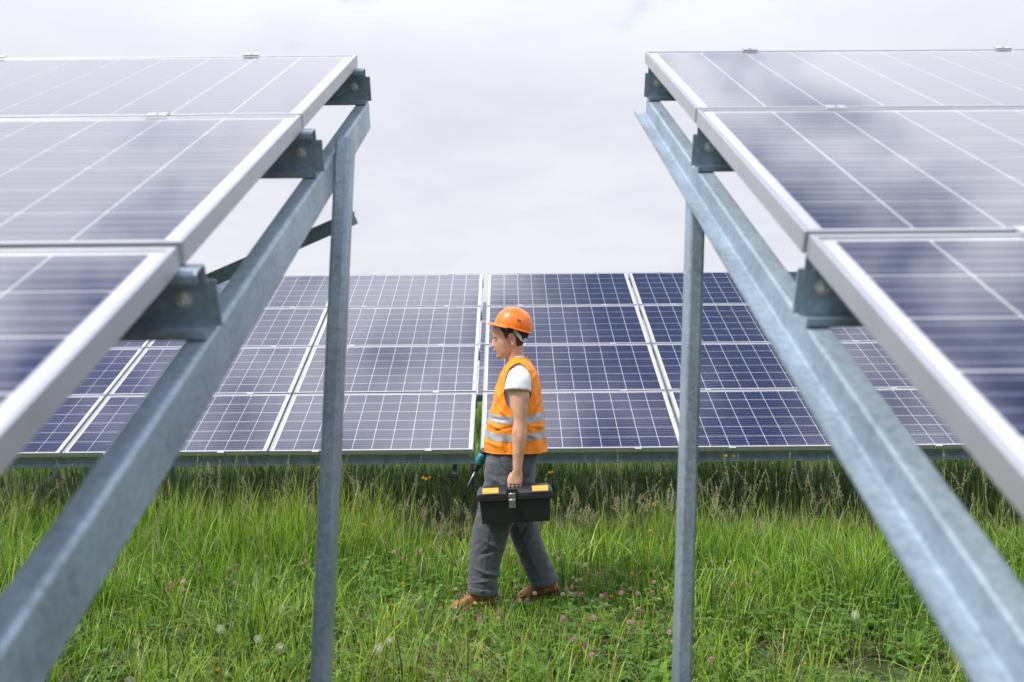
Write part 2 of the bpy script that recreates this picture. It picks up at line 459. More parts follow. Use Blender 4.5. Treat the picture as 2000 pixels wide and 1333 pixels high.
def solar_array(label, bl, yaw, th, ncol, rafters, posts, purlin_ext, visible, bolts, rp=None):
    """bl = bottom-left corner of the panel field (top of frames); rafters = u of the opening side"""
    eU = Vector((math.cos(yaw), math.sin(yaw), 0)); h = Vector((-math.sin(yaw), math.cos(yaw), 0))
    eV = h * math.cos(th) + Z * math.sin(th); eN = eU.cross(eV)
    W = ncol * PW + (ncol - 1) * PG; H = 4 * PH + 3 * PG
    A = mat3(eU, eV, eN, bl)
    base = A @ Vector((W / 2, H / 2, 0)); base.z = 0
    root = thing('solar_array', base, label, 'solar panels', 'ground mounted solar arrays')
    RI = WM[root.name].inverted()
    cand = []; panels = []
    for c in range(ncol):
        for r in range(4):
            jit = Matrix.Translation((random.uniform(-.002, .002), random.uniform(-.0015, .0015), random.uniform(-.001, .001))) @ Matrix.Rotation(random.uniform(-.0011, .0011), 4, 'X') @ Matrix.Rotation(random.uniform(-.0011, .0011), 4, 'Y')
            PM = A @ Matrix.Translation((c * (PW + PG), r * (PH + PG), 0)) @ jit
            p = link('solar_panel', BK, None, root, RI @ PM)
            link('frame', FM, None, p, Matrix()); link('glass', GM, None, p, Matrix())
            panels.append((p, PM))
            for (cxx, cyy) in CELL_POS:
                wp = PM @ Vector((cxx, cyy, -0.005)); pr = project(wp); ok = False; area = 0
                if pr and -40 < pr[0] < 2040 and -40 < pr[1] < 1370:
                    ok = visible(pr[0], pr[1]); area = abs((PM.to_3x3() @ Z).dot((Vector((0, 0, CAMZ)) - wp).normalized())) / pr[2] ** 2
                cand.append((ok, area, p, PM, cxx, cyy))
    cand.sort(key=lambda q: (q[0], q[1]), reverse=True)
    for (ok, ar, p, PM, cxx, cyy) in cand[:300]:
        link('cell', CM, None, p, Matrix.Translation((cxx, cyy, -0.0046)))
    rest = MB(); hh = CS / 2
    for (ok, ar, p, PM, cxx, cyy) in cand[300:]:
        Q = PM @ Matrix.Translation((cxx, cyy, -0.0046))
        vs = [Q @ Vector((i * hh, j * CSY / 2, k * .0005)) for k in (-1, 1) for j in (-1, 1) for i in (-1, 1)]
        rest.add(vs, [(0, 2, 3, 1), (4, 5, 7, 6), (0, 1, 5, 4), (2, 6, 7, 3), (0, 4, 6, 2), (1, 3, 7, 5)])
    if rest.v:
        me = rest.mesh('cell_field'); cell_uv(me, 0)
        tag(link('cell_field', me, 'cell', root), kind='stuff')
    def P(u, v, n): return A @ Vector((u, v, n))
    # purlins along U under the panel seams, opening down-slope
    seams = [0.055] + [k * (PH + PG) - PG / 2 for k in (1, 2, 3)] + [H - 0.045]
    prof = channel(0.05, 0.122, 0.018, 0.003, 0.007)
    e0, e1 = purlin_ext
    for v in seams:
        m = MB(); m.extrude(prof, P(-e0, v - .025, -PT - .1235), P(W + e1, v - .025, -PT - .1235), eV, eN, False)
        pu = m.build('purlin', 'steel', root)
        for (ub, sgn) in bolts:
            bm_ = mat3(eU, eN, -eV, P(ub, v + .0215, -PT - .066))
            link('bolt', BLM, None, pu, WM[pu.name].inverted() @ bm_)
    # rafters along V under the purlins, web on the +u side; posts and cleats
    rp = rp or channel(0.044, 0.100, 0.020, 0.003, 0.009)
    for u in rafters:
        m = MB(); m.extrude(rp, P(u, 0.05, -PT - .2245), P(u, H - 0.005, -PT - .2245), eU, eN, False)
        m.build('rafter', 'steel', root)
        for v in seams:
            m = MB(); cu = u + 0.022
            m.obox(P(cu, v + .0275, -PT - .075), eU, eV, eN, 0.034, 0.0022, 0.042)
            m.obox(P(cu, v + .047, -PT - .1217), eU, eV, eN, 0.022, 0.022, 0.0018)
            br = m.build('bracket', 'steel', root)
            link('bolt', BLM, None, br, WM[br.name].inverted() @ mat3(eU, eV, eN, P(cu, v + .052, -PT - .120)))
    for (top, bot, ex) in posts:
        # C post, web on +x side, opening -x: 45 wide in x, 100 deep in y
        m = MB(); pp = channel(0.045, 0.100, 0.020, 0.003, 0.009)
        if ex: m.extrude(pp, bot + X * .045, top + X * .045, -X, Y, False)
        else: m.extrude(pp, bot, top, X, Y, False)
        po = m.build('post', 'steel', root)
        ctr = top + Vector((0.0225, 0.05, -0.055))
    # clamps
    for c in range(ncol):
        for k in range(5):
            v = (-0.0085 if k == 0 else H + 0.0085 if k == 4 else k * (PH + PG) - PG / 2)
            for du in (0.375, 1.275):
                link('clamp', CLM, None, root, RI @ A @ Matrix.Translation((c * (PW + PG) + du + random.uniform(-.012, .012), v, 0)))
    return root, A

H4 = 4 * PH + 3 * PG
def tvec(yaw, th, u, v):
    return Vector((math.cos(yaw) * u - math.sin(yaw) * v * math.cos(th), math.sin(yaw) * u + math.cos(yaw) * v * math.cos(th), v * math.sin(th)))
O = Vector((0, 0, CAMZ))
# near left (given: top right corner), two panels wide
yl, tl = -0.0025, 0.4348
NW = 2 * PW + PG
TR = O + Vector((-0.5342, 3.4025, 1.0103))
blL = TR - tvec(yl, tl, 0, H4) - tvec(yl, tl, NW, 0)
pt = at(662, 268, 2.79)
pL = (Vector((-0.505, 2.79, pt.z)), None)
bot_mid = at(604, 1333, 2.60)
dirp = (bot_mid - pL[0]); dirp = dirp / abs(dirp.z)
pLbot = pL[0] + dirp * (pL[0].z + 0.25)
nearL, AL = solar_array('large out-of-focus solar array in the near left foreground, dark blue cells, galvanised rafter beneath',
    blL, yl, tl, 2, [NW - 0.015, 0.35],
    [(pL[0], pLbot, 0), (Vector((-0.505, 0.40, 0.98)), Vector((-0.505, 0.36, -0.25)), 0),
     (Vector((-3.442, 2.79, pt.z)), Vector((-3.442, 2.74, -0.25)), 0), (Vector((-3.442, 0.40, 0.98)), Vector((-3.442, 0.38, -0.25)), 0)],
    (0.02, 0.027), lambda x, y: x < 700 and y < 860, [(NW - 0.016, 1)])
# diagonal brace behind the left post
def brace(root, p0, p1):
    d = (p1 - p0).normalized(); n = Y; b = d.cross(n)
    m = MB(); L = [(-.021, 0), (.021, 0), (.021, .004), (-.017, .004), (-.017, .04), (-.021, .04)]
    m.extrude(L, p0, p1, b, n)
    m.build('brace', 'steel', root)
brace(nearL, at(694, 424, 2.895), at(694, 424, 2.895) + Vector((-2.75, 0.0, -1.17)))
# near right (given: top left corner)
yr, tr_ = 0.0065, 0.4358
TL = O + Vector((0.4835, 3.4448, 1.0263))
blR = TL - tvec(yr, tr_, 0, H4)
zt = TL.z - 0.34
pr_top = Vector((0.541, 2.875, TL.z - (3.4448 - 2.875) * math.tan(tr_) - 0.19))
pr_bot = at(1322, 1333, 2.875); 
dr = (pr_bot - pr_top); dr = dr / abs(dr.z); pr_b = pr_top + dr * (pr_top.z + 0.25)
nearR, AR = solar_array('large out-of-focus solar array in the near right foreground with open channel rafter',
    blR, yr, tr_, 2, [0.0125, NW - 0.4],
    [(pr_top, pr_b, 1), (Vector((0.541, 0.40, 0.97)), Vector((0.541, 0.40, -0.25)), 0),
     (pr_top + Vector((NW - 0.41, 0, 0)), Vector((0.541 + NW - 0.41, 2.875, -0.25)), 0), (Vector((0.541 + NW - 0.41, .4, 0.97)), Vector((0.541 + NW - 0.41, .4, -0.25)), 0)],
    (-0.010, 0.02), lambda x, y: x > 1260, [(0.045, 1)], ZRAFTER)
# far row: two arrays with a narrow gap
yf, tf = 0.0050, 0.4284
FA = O + Vector((-0.3198, 7.833, -0.8704))
FWD = 4 * PW + 3 * PG
def far_visible(x, y):
    # between the near rafters
    return x > 500 - (y - 653) * 0.545 + 15 and x < 1383 + (y - 475) * 0.556 - 5 and y > 520
def far_posts(blc, us, skip=()):
    out = []
    for u in us:
        for v, in ((0.75,), (3.2,)):
            if v < 1 and u in skip: continue
            p = blc + tvec(yf, tf, u, v)
            out.append((Vector((p.x + .0455, p.y, p.z - .215)), Vector((p.x + .0455, p.y, -0.25)), 0))
    return out
blA = FA - tvec(yf, tf, FWD, 0)
solar_array('solar array in the row behind the worker, left of the narrow gap',
    blA, yf, tf, 4, [FWD - 0.18, FWD - 3.5, 0.4], far_posts(blA, [FWD - 0.18, FWD - 3.5, 0.4], (FWD - 0.18,)), (0.02, 0.004), far_visible, [(FWD - 0.03, 1)])
blB = FA + tvec(yf, tf, 0.059, 0)
solar_array('solar array in the row behind the worker, right of the narrow gap',
    blB, yf, tf, 4, [0.30, 3.4, FWD - 0.5], far_posts(blB, [0.30, 3.4, FWD - 0.5], (3.4,)), (-0.002, 0.02), far_visible, [(0.03, 1)])
blC = O + Vector((-0.62 - PW - PG / 2, 15.9, -0.87)) 
solar_array('distant solar array glimpsed through the narrow gap in the far row', blC, yf, tf, 2, [0.3, 2.9], far_posts(blC, [0.3, 2.9]), (0.02, 0.02), lambda x, y: 925 < x < 955, [])
#@@PERSON
# ------------------------------------------------------------------ worker
PD = 6.0                                   # depth of the worker's middle plane
S = PD / FPX                               # metres per photo pixel there
def pp(px, py, dy=0.0):
    """point in the worker's side view: photo pixel at the middle plane, moved dy metres away from the camera"""
    p = at(px, py, PD); return Vector((p.x, PD + dy, p.z))
M['skin'] = basic('skin', (0.60, 0.335, 0.225), rough=0.5, var=0.16, scale=17, bump=0.10, bscale=300, sub=0.18, spec=0.4)
M['hair'] = basic('brown_hair', (0.045, 0.027, 0.016), rough=0.6, var=0.35, scale=240, bump=0.6, bscale=350)
M['orange_cloth'] = basic('orange_hi_vis_cloth', (1.0, 0.275, 0.003), rough=0.7, var=0.05, scale=30, bump=0.25, bscale=45, sheen=0.1)
M['silver_tape'] = basic('silver_reflective_tape', (0.42, 0.43, 0.44), rough=0.45, metal=0.3, var=0.06, scale=80, bump=0.2, bscale=70)
M['white_cotton'] = basic('white_cotton', (0.74, 0.74, 0.78), rough=0.85, var=0.03, scale=40, bump=0.3, bscale=60)
M['trouser_cloth'] = basic('grey_work_cloth', (0.074, 0.083, 0.096), rough=0.85, var=0.12, scale=25, bump=0.35, bscale=38, sheen=0.15)
M['seam_thread'] = basic('dark_seam', (0.035, 0.040, 0.048), rough=0.9, scale=200)
M['boot_leather'] = basic('tan_boot_leather', (0.30, 0.115, 0.035), rough=0.55, var=0.22, scale=35, bump=0.3, bscale=160)
M['boot_sole'] = basic('brown_rubber_sole', (0.06, 0.035, 0.02), rough=0.8, var=0.2, scale=60)
M['lace'] = basic('pale_lace', (0.45, 0.32, 0.2), rough=0.8, scale=200)
M['hat_plastic'] = basic('orange_hat_plastic', (0.95, 0.19, 0.004), rough=0.36, var=0.05, scale=14, coat=0.2)
M['blue_plastic'] = basic('blue_plastic', (0.02, 0.11, 0.42), rough=0.4, scale=60)
M['strap'] = basic('pale_grey_strap', (0.55, 0.56, 0.58), rough=0.5, scale=60)
M['brow'] = basic('brown_brow', (0.13, 0.07, 0.04), rough=0.7, var=0.3, scale=300)
M['eye'] = basic('eye_white', (0.6, 0.56, 0.52), rough=0.25, scale=60)
M['iris'] = basic('dark_iris', (0.03, 0.025, 0.02), rough=0.2, scale=60)
M['lip'] = basic('lip_skin', (0.50, 0.21, 0.15), rough=0.5, var=0.1, scale=90)

def remesh(me, voxel, smooth=4, fac=0.5):
    o = bpy.data.objects.new('tmp', me); COL.objects.link(o)
    r = o.modifiers.new('r', 'REMESH'); r.mode = 'VOXEL'; r.voxel_size = voxel; r.use_smooth_shade = True
    if smooth:
        s_ = o.modifiers.new('s', 'SMOOTH'); s_.factor = fac; s_.iterations = smooth
    dg = bpy.context.evaluated_depsgraph_get(); dg.update()
    out = bpy.data.meshes.new_from_object(o.evaluated_get(dg))
    bpy.data.objects.remove(o)
    return out
def recalc(mb, name):
    me = mb.mesh(name); bm = bmesh.new(); bm.from_mesh(me); bmesh.ops.recalc_face_normals(bm, faces=bm.faces); bm.to_mesh(me); bm.free(); return me
def ring_xy(cx, cy, z, a, b, n=32, e=2.3, egg=0.0):
    """horizontal ring; -x is the front"""
    r = []
    for k in range(n):
        t = 2 * math.pi * k / n; c, s_ = math.cos(t), math.sin(t)
        xx = a * math.copysign(abs(c) ** (2 / e), c); yy = b * math.copysign(abs(s_) ** (2 / e), s_)
        yy *= 1 - egg * max(c, 0) ** 2
        r.append(Vector((cx - xx, cy + yy, z)))
    return r
def limb(mb, pts, n=20):
    """pts: (Vector, radius fore-aft, radius sideways); rings across the path"""
    rings = []; P_ = [p for p, *_ in pts]
    for i, (p, ra, rb) in enumerate(pts):
        t = (P_[min(i + 1, len(P_) - 1)] - P_[max(i - 1, 0)]).normalized()
        s_ = (Y - t * t.y).normalized(); f = s_.cross(t)
        rings.append([p + f * (ra * math.cos(2 * math.pi * k / n)) + s_ * (rb * math.sin(2 * math.pi * k / n)) for k in range(n)])
    mb.loft(rings)
def catmull(pts, m=6):
    out = []
    for i in range(len(pts) - 1):
        p0, p1, p2, p3 = (pts[max(i - 1, 0)], pts[i], pts[i + 1], pts[min(i + 2, len(pts) - 1)])
        for j in range(m):
            t = j / m
            q = [0.5 * (2 * b + (c - a) * t + (2 * a - 5 * b + 4 * c - d) * t * t + (3 * b - a - 3 * c + d) * t ** 3) for a, b, c, d in zip(p0, p1, p2, p3)]
            out.append(tuple(q))
    out.append(tuple(pts[-1])); return out
def limb_px(mb, rows, n=20, m=5):
    """rows: (px, py, dy, r_foreaft m, r_side m) smoothed along the limb"""
    limb(mb, [(pp(q[0], q[1], q[2]), q[3], q[4]) for q in catmull(rows, m)], n)

person = thing('person', pp(1000, 1188, 0), 'worker in orange hard hat and hi-vis vest walking left, carrying a toolbox', 'person')
person.location.z = 0.0; WM[person.name] = Matrix.Translation(person.location)

# ---- body: head, neck, trunk, arms, hands, legs as one surface
body = MB()
head_rows = [(701.5, 974, 984, .018), (699.5, 971.3, 988, .030), (697, 970.2, 993, .037), (693.5, 969.2, 1000, .045), (689.5, 968.4, 1007, .052), (685, 966.6, 1013, .057), (680, 965.2, 1017, .061),
             (674, 964.2, 1020, .066), (668, 963.4, 1022.5, .069), (663, 963.6, 1025, .071), (659, 962.0, 1027, .073), (652, 960.8, 1029.5, .075), (644, 961, 1031, .076), (636, 962.6, 1031, .075), (629, 967, 1028, .068), (623, 974, 1022, .055), (619, 986, 1012, .028)]
rings = []
for (py, f, b, hw) in [q for q in catmull(head_rows, 3)]:
    c = pp((f + b) / 2, py); rings.append(ring_xy(c.x, PD, c.z, (b - f) / 2 * S, hw, 40, 2.25, 0.22))
body.loft(rings)
# nose
nr = []
for (py, tip, base, w) in [(660, 962.5, 970, .006), (664, 961.6, 970, .0065), (668.5, 960.3, 970, .008), (672.5, 958.7, 970, .011), (675.5, 959.2, 970, .015), (677.8, 962, 970, .013)]:
    c = pp((tip + base) / 2, py); nr.append(ring_xy(c.x, PD, c.z, (base - tip) / 2 * S, w, 16, 2.0, 0.45))
body.loft(nr)
for sy in (-1, 1):
    body.ball(pp(963.6, 676.2, sy * .012), (.008, .006, .006))          # nostril wings
    body.ball(pp(966, 658.2, sy * .026), (.010, .022, .006))            # brow ridge
    # ear: shell and rim
    ec = pp(999.5, 663.2, sy * .074)
    ea = (Vector((math.cos(.2), -sy * .28, math.sin(.2))).normalized(), Y, Vector((-math.sin(.2), 0, math.cos(.2))))
    body.ball(ec + Vector((0, sy * .004, 0)), (.016, .007, .030), ea)
    rim = [ec + ea[0] * (.017 * math.cos(t) * (1 if math.cos(t) > 0 else .75)) + ea[2] * (.032 * math.sin(t)) + Vector((0, sy * (.012 + .004 * max(math.cos(t), 0)), 0)) for t in [math.radians(a) for a in range(-110, 171, 20)]]
    body.tube(rim, .0042, 8)
    body.ball(ec + ea[2] * -.030 + ea[0] * -.004 + Vector((0, sy * .008, 0)), (.008, .005, .009))
body.ball(pp(965.3, 683.2), (.0065, .021, .0050)); body.ball(pp(966.2, 686.5), (.0066, .019, .0056))     # lips
body.ball(pp(972.4, 696.3), (.010, .020, .011))                          # chin
# neck and trunk
limb_px(body, [(1003, 672, 0, .060, .056), (1004.5, 688, 0, .056, .055), (1006, 700, 0, .056, .056), (1008.5, 711, 0, .058, .060), (1012, 724, 0, .062, .075)], 24)
tr_rows = [(712, 999, 1024, .060), (722, 995, 1032, .095), (732, 992, 1038, .128), (750, 986, 1044, .148), (790, 978, 1046, .150), (830, 974, 1048, .148), (870, 968, 1046, .155), (905, 962, 1042, .165), (940, 958, 1036, .165)]
body.loft([ring_xy(pp((f + b) / 2, py).x, PD, pp(0, py).z, (b - f) / 2 * S, w, 32) for (py, f, b, w) in tr_rows])
# left (near) arm and right arm
AY = -0.262
limb_px(body, [(1013, 738, -.130, .036, .034), (1013.5, 740, -.172, .048, .044), (1014, 751, -.198, .055, .050), (1014.0, 770, -.212, .0570, .050), (1014.2, 792, -.224, .0490, .045), (1015.2, 810, -.232, .0410, .040), (1015.4, 819, -.235, .0405, .040),
               (1014.6, 832, -.240, .0445, .042), (1014.2, 847, -.247, .0440, .041), (1012.5, 868, -.254, .0375, .034), (1011, 888, -.260, .0310, .027), (1010.3, 903, AY, .0280, .0235), (1010.0, 911, AY, .0275, .0215), (1008.6, 918, AY, .033, .020)], 22)
limb_px(body, [(1015, 730, .130, .045, .040), (1015, 733, .172, .056, .050), (1014, 748, .200, .058, .055), (1010, 775, .225, .055, .050), (1004, 800, .240, .047, .045), (1000, 815, .245, .043, .042),
               (994, 832, .245, .043, .040), (984, 855, .240, .040, .036), (973, 876, .232, .032, .028), (966.5, 888, .226, .027, .022), (962, 895, .222, .030, .020)], 22)
body.ball(pp(1006.5, 778, -.214), (.030, .038, .058)); body.ball(pp(1023.5, 772, -.214), (.032, .040, .060))      # biceps, triceps
body.ball(pp(1025.0, 816.5, -.236), (.014, .017, .024)); body.ball(pp(1008.2, 838, -.248), (.026, .034, .055)); body.ball(pp(1021, 842, -.246), (.024, .034, .055))   # elbow, forearm
# left hand: closed on the toolbox handle, which runs fore and aft below the knuckles
HC = pp(1005.0, 939.5, AY + .010)          # centre of the handle bar in the fist
palm = []
for (py, cxp, w, t_, dy) in [(908, 1010.0, .027, .021, 0), (914, 1008.8, .034, .018, -.001), (920, 1007.2, .040, .0165, -.003), (927, 1005.8, .043, .0155, -.006), (933, 1005.2, .0425, .0135, -.009)]:
    c = pp(cxp, py, AY + dy); palm.append(ring_xy(c.x, c.y, c.z, w, t_, 24, 2.6))
body.loft(palm)
def finger(p, rr):
    P3 = [tuple(q) for q in p]; q = catmull(P3, 4); n = len(q)
    body.tube([Vector(v) for v in q], [rr * (1.0 - .28 * i / (n - 1)) for i in range(n)], 12)
    body.ball(Vector(q[-1]), rr * .70, seg=10, rn=6)
for k, (off, ln, rr) in enumerate([(-.0325, 1.0, .0090), (-.0108, 1.08, .0094), (.0108, 1.02, .0090), (.0312, .86, .0080)]):
    # index at the front (-x) ... little finger at the back
    bx = HC.x + off; kz = HC.z + .022 - (.004 if k in (0, 3) else 0) - .004 * (k == 3)
    body.ball(Vector((bx, HC.y - .018, kz)), (.0105, .010, .010), seg=10, rn=6)      # knuckle
    finger([(bx + .001, HC.y - .012, kz + .016), (bx, HC.y - .019, kz), (bx, HC.y - .0235 * ln, HC.z - .004), (bx, HC.y - .013, HC.z - .0205 * ln),
            (bx, HC.y + .006, HC.z - .0235 * ln), (bx, HC.y + .0215 * ln, HC.z - .011), (bx, HC.y + .021 * ln, HC.z + .006)], rr)
finger([pp(1000, 914, AY + .010), pp(995.5, 922, AY + .016), pp(993.2, 930, AY + .022), (HC.x - .030, HC.y + .026, HC.z + .016), (HC.x - .012, HC.y + .027, HC.z + .012)], .0112)
# right hand: round the drill grip
GC = pp(951.5, 903.5, .200)                 # centre of the drill grip inside the hand
GD = Vector((0.10, 0.93, -0.34)).normalized()   # grip direction, away from the camera and down
ga = GD.cross(Vector((1, 0, 0))).normalized(); gb = GD.cross(ga)
def around(ang, r, s_): return GC + GD * s_ + (Vector((1, 0, 0)) * math.cos(math.radians(ang)) + Vector((1, 0, 0)).cross(GD).normalized() * math.sin(math.radians(ang))) * r
limb(body, [(pp(962, 895, .222), .027, .022), (around(15, .040, .01), .030, .032), (around(-20, .036, .00), .024, .036)], 20)
for k in range(4):
    s_ = -.032 + k * .021
    finger([around(20, .036, s_ * .8), around(-25, .034, s_), around(-75, .031, s_), around(-130, .031, s_), around(-180, .029, s_), around(-225, .026, s_)], (.0088, .0092, .0090, .0080)[k])
finger([around(40, .036, -.02), around(85, .033, -.036), around(130, .029, -.040), around(165, .028, -.036)], .0105)
# legs (inside the trousers) down to the ankles
def leg(mb, rows, n=24, grow=0.0, m=5):
    limb_px(mb, [(a, b, c, d + grow, e + grow) for a, b, c, d, e in rows], n, m)
legL = [(999, 905, -.085, .100, .080), (985, 960, -.090, .092, .082), (966, 1020, -.095, .078, .074), (955, 1062, -.098, .064, .062), (949, 1095, -.100, .062, .060), (946, 1125, -.100, .052, .050), (946, 1150, -.100, .042, .040), (946, 1166, -.100, .042, .036)]
legR = [(1003, 905, .085, .100, .080), (1008, 960, .088, .090, .082), (1014, 1020, .090, .076, .072), (1026, 1065, .090, .062, .060), (1042, 1098, .090, .058, .056), (1056, 1127, .090, .050, .046), (1064, 1146, .090, .042, .040), (1070, 1158, .090, .040, .036)]
leg(body, legL); leg(body, legR)
bme = remesh(recalc(body, 'body'), 0.0029, 3, 0.5)
# eye sockets and mouth corners pressed in, philtrum and jaw shadow by small dents
co = np.zeros(len(bme.vertices) * 3, np.float32); bme.vertices.foreach_get('co', co); co = co.reshape(-1, 3)
def dent(c, r, push, sc=(1, 1, 1)):
    d = (co - np.array(c)) / (np.array(sc) * r); w = np.exp(-(d ** 2).sum(1) * 1.0)
    co[:] = co + w[:, None] * np.array(push)
for sy in (-1, 1):
    dent(pp(967.5, 662.6, sy * .033), .010, (.0055, -sy * .003, 0), (1.1, 1.5, .75))
    dent(pp(969.0, 684.8, sy * .022), .006, (.003, -sy * .001, 0))
    dent(pp(999.0, 664, sy * .088), .008, (0, -sy * .008, 0), (.8, 1.2, 1.5))
dent(pp(965, 684.9, 0), .004, (.0006, 0, 0), (1.5, 4.5, .4))
bme.vertices.foreach_set('co', co.ravel()); bme.update(); bme.name = 'body'
bme.materials.clear()
body_o = link('body', bme, 'skin', person)

for sy in (-1, 1):
    e = MB(); e.ball(pp(969.2, 662.9, sy * .0335), .0102, seg=16, rn=10); eo = e.build('eye', 'eye', person)
    e = MB(); e.ball(pp(966.9, 662.7, sy * .0345), (.0040, .0048, .0050)); e.build('iris', 'iris', eo)
    lid = MB(); lid.tube([pp(966.0, 661.4, sy * .025), pp(965.4, 660.6, sy * .034), pp(967.6, 660.9, sy * .042), pp(970.8, 662.4, sy * .0470)], [.0024, .0036, .0034, .002], 8); lid.tube([pp(966.8, 664.9, sy * .027), pp(966.2, 665.3, sy * .034), pp(968.4, 665.0, sy * .042), pp(971.2, 663.6, sy * .0465)], [.0020, .0026, .0024, .0016], 8); lid.build('eyelid', 'skin', eo)
    lid = MB(); lid.tube([pp(965.4, 661.6, sy * .0275), pp(964.5, 661.3, sy * .035), pp(966.8, 661.9, sy * .0435)], [.0005, .0009, .0005], 6); lid.build('eyelash', 'hair', eo)
    br = MB(); q = catmull([tuple(pp(961.4, 657.6, sy * .014)), tuple(pp(962.0, 655.9, sy * .026)), tuple(pp(964.0, 655.3, sy * .038)), tuple(pp(968.3, 656.6, sy * .050))], 4)
    br.tube([Vector(v) for v in q], [.0009 + .0011 * math.sin(math.pi * min(1, (i + 3) / len(q))) for i in range(len(q))], 8); br.build('eyebrow', 'brow', person)
lp = MB(); lp.tube([pp(968.0, 685.0, -.019), pp(965.2, 684.0, -.009), pp(964.3, 683.8, 0), pp(965.2, 684.0, .009), pp(968.0, 685.0, .019)], [.0006, .0020, .0024, .0020, .0006], 8)
lp.tube([pp(967.4, 685.2, -.018), pp(965.7, 685.5, -.009), pp(965.0, 685.5, 0), pp(965.7, 685.5, .009), pp(967.4, 685.2, .018)], [.0006, .0024, .0028, .0024, .0006], 8)
lp.build('lips', 'lip', person)
# hair: a close cap over the skull behind the hairline, cut along the side-view outline
hair_poly = [(975, 633), (979, 645), (983.5, 651), (986, 659), (988.5, 663), (990.8, 660), (992.5, 654), (997, 650), (1003, 650.5), (1007, 655), (1008.5, 664), (1009, 673), (1013, 680), (1021, 680.5), (1026, 676), (1040, 655), (1036, 610), (975, 610)]
def inside(x, y, poly):
    r = False; j = len(poly) - 1
    for i in range(len(poly)):
        xi, yi = poly[i]; xj, yj = poly[j]
        if (yi > y) != (yj > y) and x < (xj - xi) * (y - yi) / (yj - yi) + xi: r = not r
        j = i
    return r
hr = MB(); NH = 120; vid = {}
rows_h = [q for q in catmull(head_rows, 8)]
grid = []
for (py, f, b, hw) in rows_h:
    c = pp((f + b) / 2, py); grid.append(ring_xy(c.x, PD, c.z, (b - f) / 2 * S + .004, hw + .0045, NH, 2.25, 0.22))
vs = []; fs = []
def to_px(p): return 1000 + (p.x / PD) * FPX, 666.5 - (p.z - CAMZ) / PD * FPX
for i in range(len(grid) - 1):
    for k in range(NH):
        q = [grid[i][k], grid[i][(k + 1) % NH], grid[i + 1][(k + 1) % NH], grid[i + 1][k]]
        c = sum(q, Vector()) / 4; x_, y_ = to_px(c)
        if inside(x_, y_, hair_poly):
            ids = []
            for (a_, b_) in ((i, k), (i, (k + 1) % NH), (i + 1, (k + 1) % NH), (i + 1, k)):
                if (a_, b_) not in vid:
                    p = grid[a_][b_]; w = mnoise.noise(p * 90) * .0016 + mnoise.noise(p * 300) * .0008
                    vid[(a_, b_)] = len(vs); vs.append(p + (p - Vector((pp(1000, 650).x, PD, p.z))).normalized() * w)
                ids.append(vid[(a_, b_)])
            fs.append(ids)
hr.add(vs, fs, True)
ho = hr.build('hair', 'hair', person)
def smooth_edges(o, it):
    bm = bmesh.new(); bm.from_mesh(o.data)
    for _ in range(it):
        new = {}
        for v in bm.verts:
            if v.is_boundary:
                nb = [e.other_vert(v) for e in v.link_edges if e.is_boundary]
                if len(nb) == 2: new[v] = v.co * .5 + (nb[0].co + nb[1].co) * .25
        for v, c in new.items(): v.co = c
    bm.to_mesh(o.data); bm.free()
smooth_edges(ho, 10)
sm_ = ho.modifiers.new('thick', 'SOLIDIFY'); sm_.thickness = 0.004; sm_.offset = -1

# ---- hard hat (tilted back), local frame: F forward, V up, Y side
hb = pp(1001.5, 641.6); tl_ = math.radians(16.5)
F = Vector((-math.cos(tl_), 0, math.sin(tl_))); V = Vector((math.sin(tl_), 0, math.cos(tl_)))
def hat_pt(th, h, off=0.0):
    """th angle from the front, h 0..1 from the rim to the crown"""
    a, b, hh = .1165, .104, .128
    r = (1 - h ** 2.35) ** (1 / 2.15)
    c, s_ = math.cos(th), math.sin(th)
    rib = 0
    dside = abs(b * r * s_)
    rib += .0042 * math.exp(-(dside / .013) ** 4) * min(1, h * 3.2) * (1 if h > .12 else 0)
    rib += .0022 * math.exp(-((dside - .040) / .006) ** 2) * min(1, h * 3) * (1 if c > -.2 else .4)
    return hb + F * ((a + off) * r * c) + Y * ((b + off) * r * s_) + V * (hh * h + off * .5 + rib * (h ** .5)) + (F * c + Y * s_) * (rib * (1 - h))
hat = MB(); NT = 96
hs = [0, .04, .1, .18, .27, .36, .46, .56, .65, .74, .82, .885, .935, .97, .99, .9985]
hat.loft([[hat_pt(2 * math.pi * k / NT, h) for k in range(NT)] for h in hs], caps=False)
top_i = len(hs) - 1
hat.add([hat_pt(2 * math.pi * k / NT, .9985) for k in range(NT)], [tuple(range(NT))], True)
hat_o = hat.build('hard_hat', 'hat_plastic', person)
so_ = hat_o.modifiers.new('thick', 'SOLIDIFY'); so_.thickness = .0028; so_.offset = -1
rim_ = MB()
rr_ = []
for (o1, dz) in [(-.004, .006), (.0045, .004), (.0075, -.001), (.0065, -.006), (-.002, -.0055)]:
    rr_.append([hat_pt(2 * math.pi * k / NT, 0, o1) + V * (dz - o1 * .5) for k in range(NT)])
rim_.loft(rr_ + [rr_[0]], caps=False); rim_.build('rim', 'hat_plastic', hat_o)
brim = MB(); prof_b = []
for j in range(9):
    e = j / 8; row = []
    for k in range(33):
        t = math.radians(-78 + 156 * k / 32); ext = .050 * max(0, math.cos(t * .90 / .78 * .78)) ** .75 * e
        base = hat_pt(t, 0, .002)
        row.append(base + (F * math.cos(t) + Y * math.sin(t) * .35).normalized() * ext - V * (.004 + .012 * e * e * (1 if True else 0) * max(0, math.cos(t)) + .006 * e * abs(math.sin(t))))
    prof_b.append(row)
vs = [p for r in prof_b for p in r]; fs = [(j * 33 + k, j * 33 + k + 1, (j + 1) * 33 + k + 1, (j + 1) * 33 + k) for j in range(8) for k in range(32)]
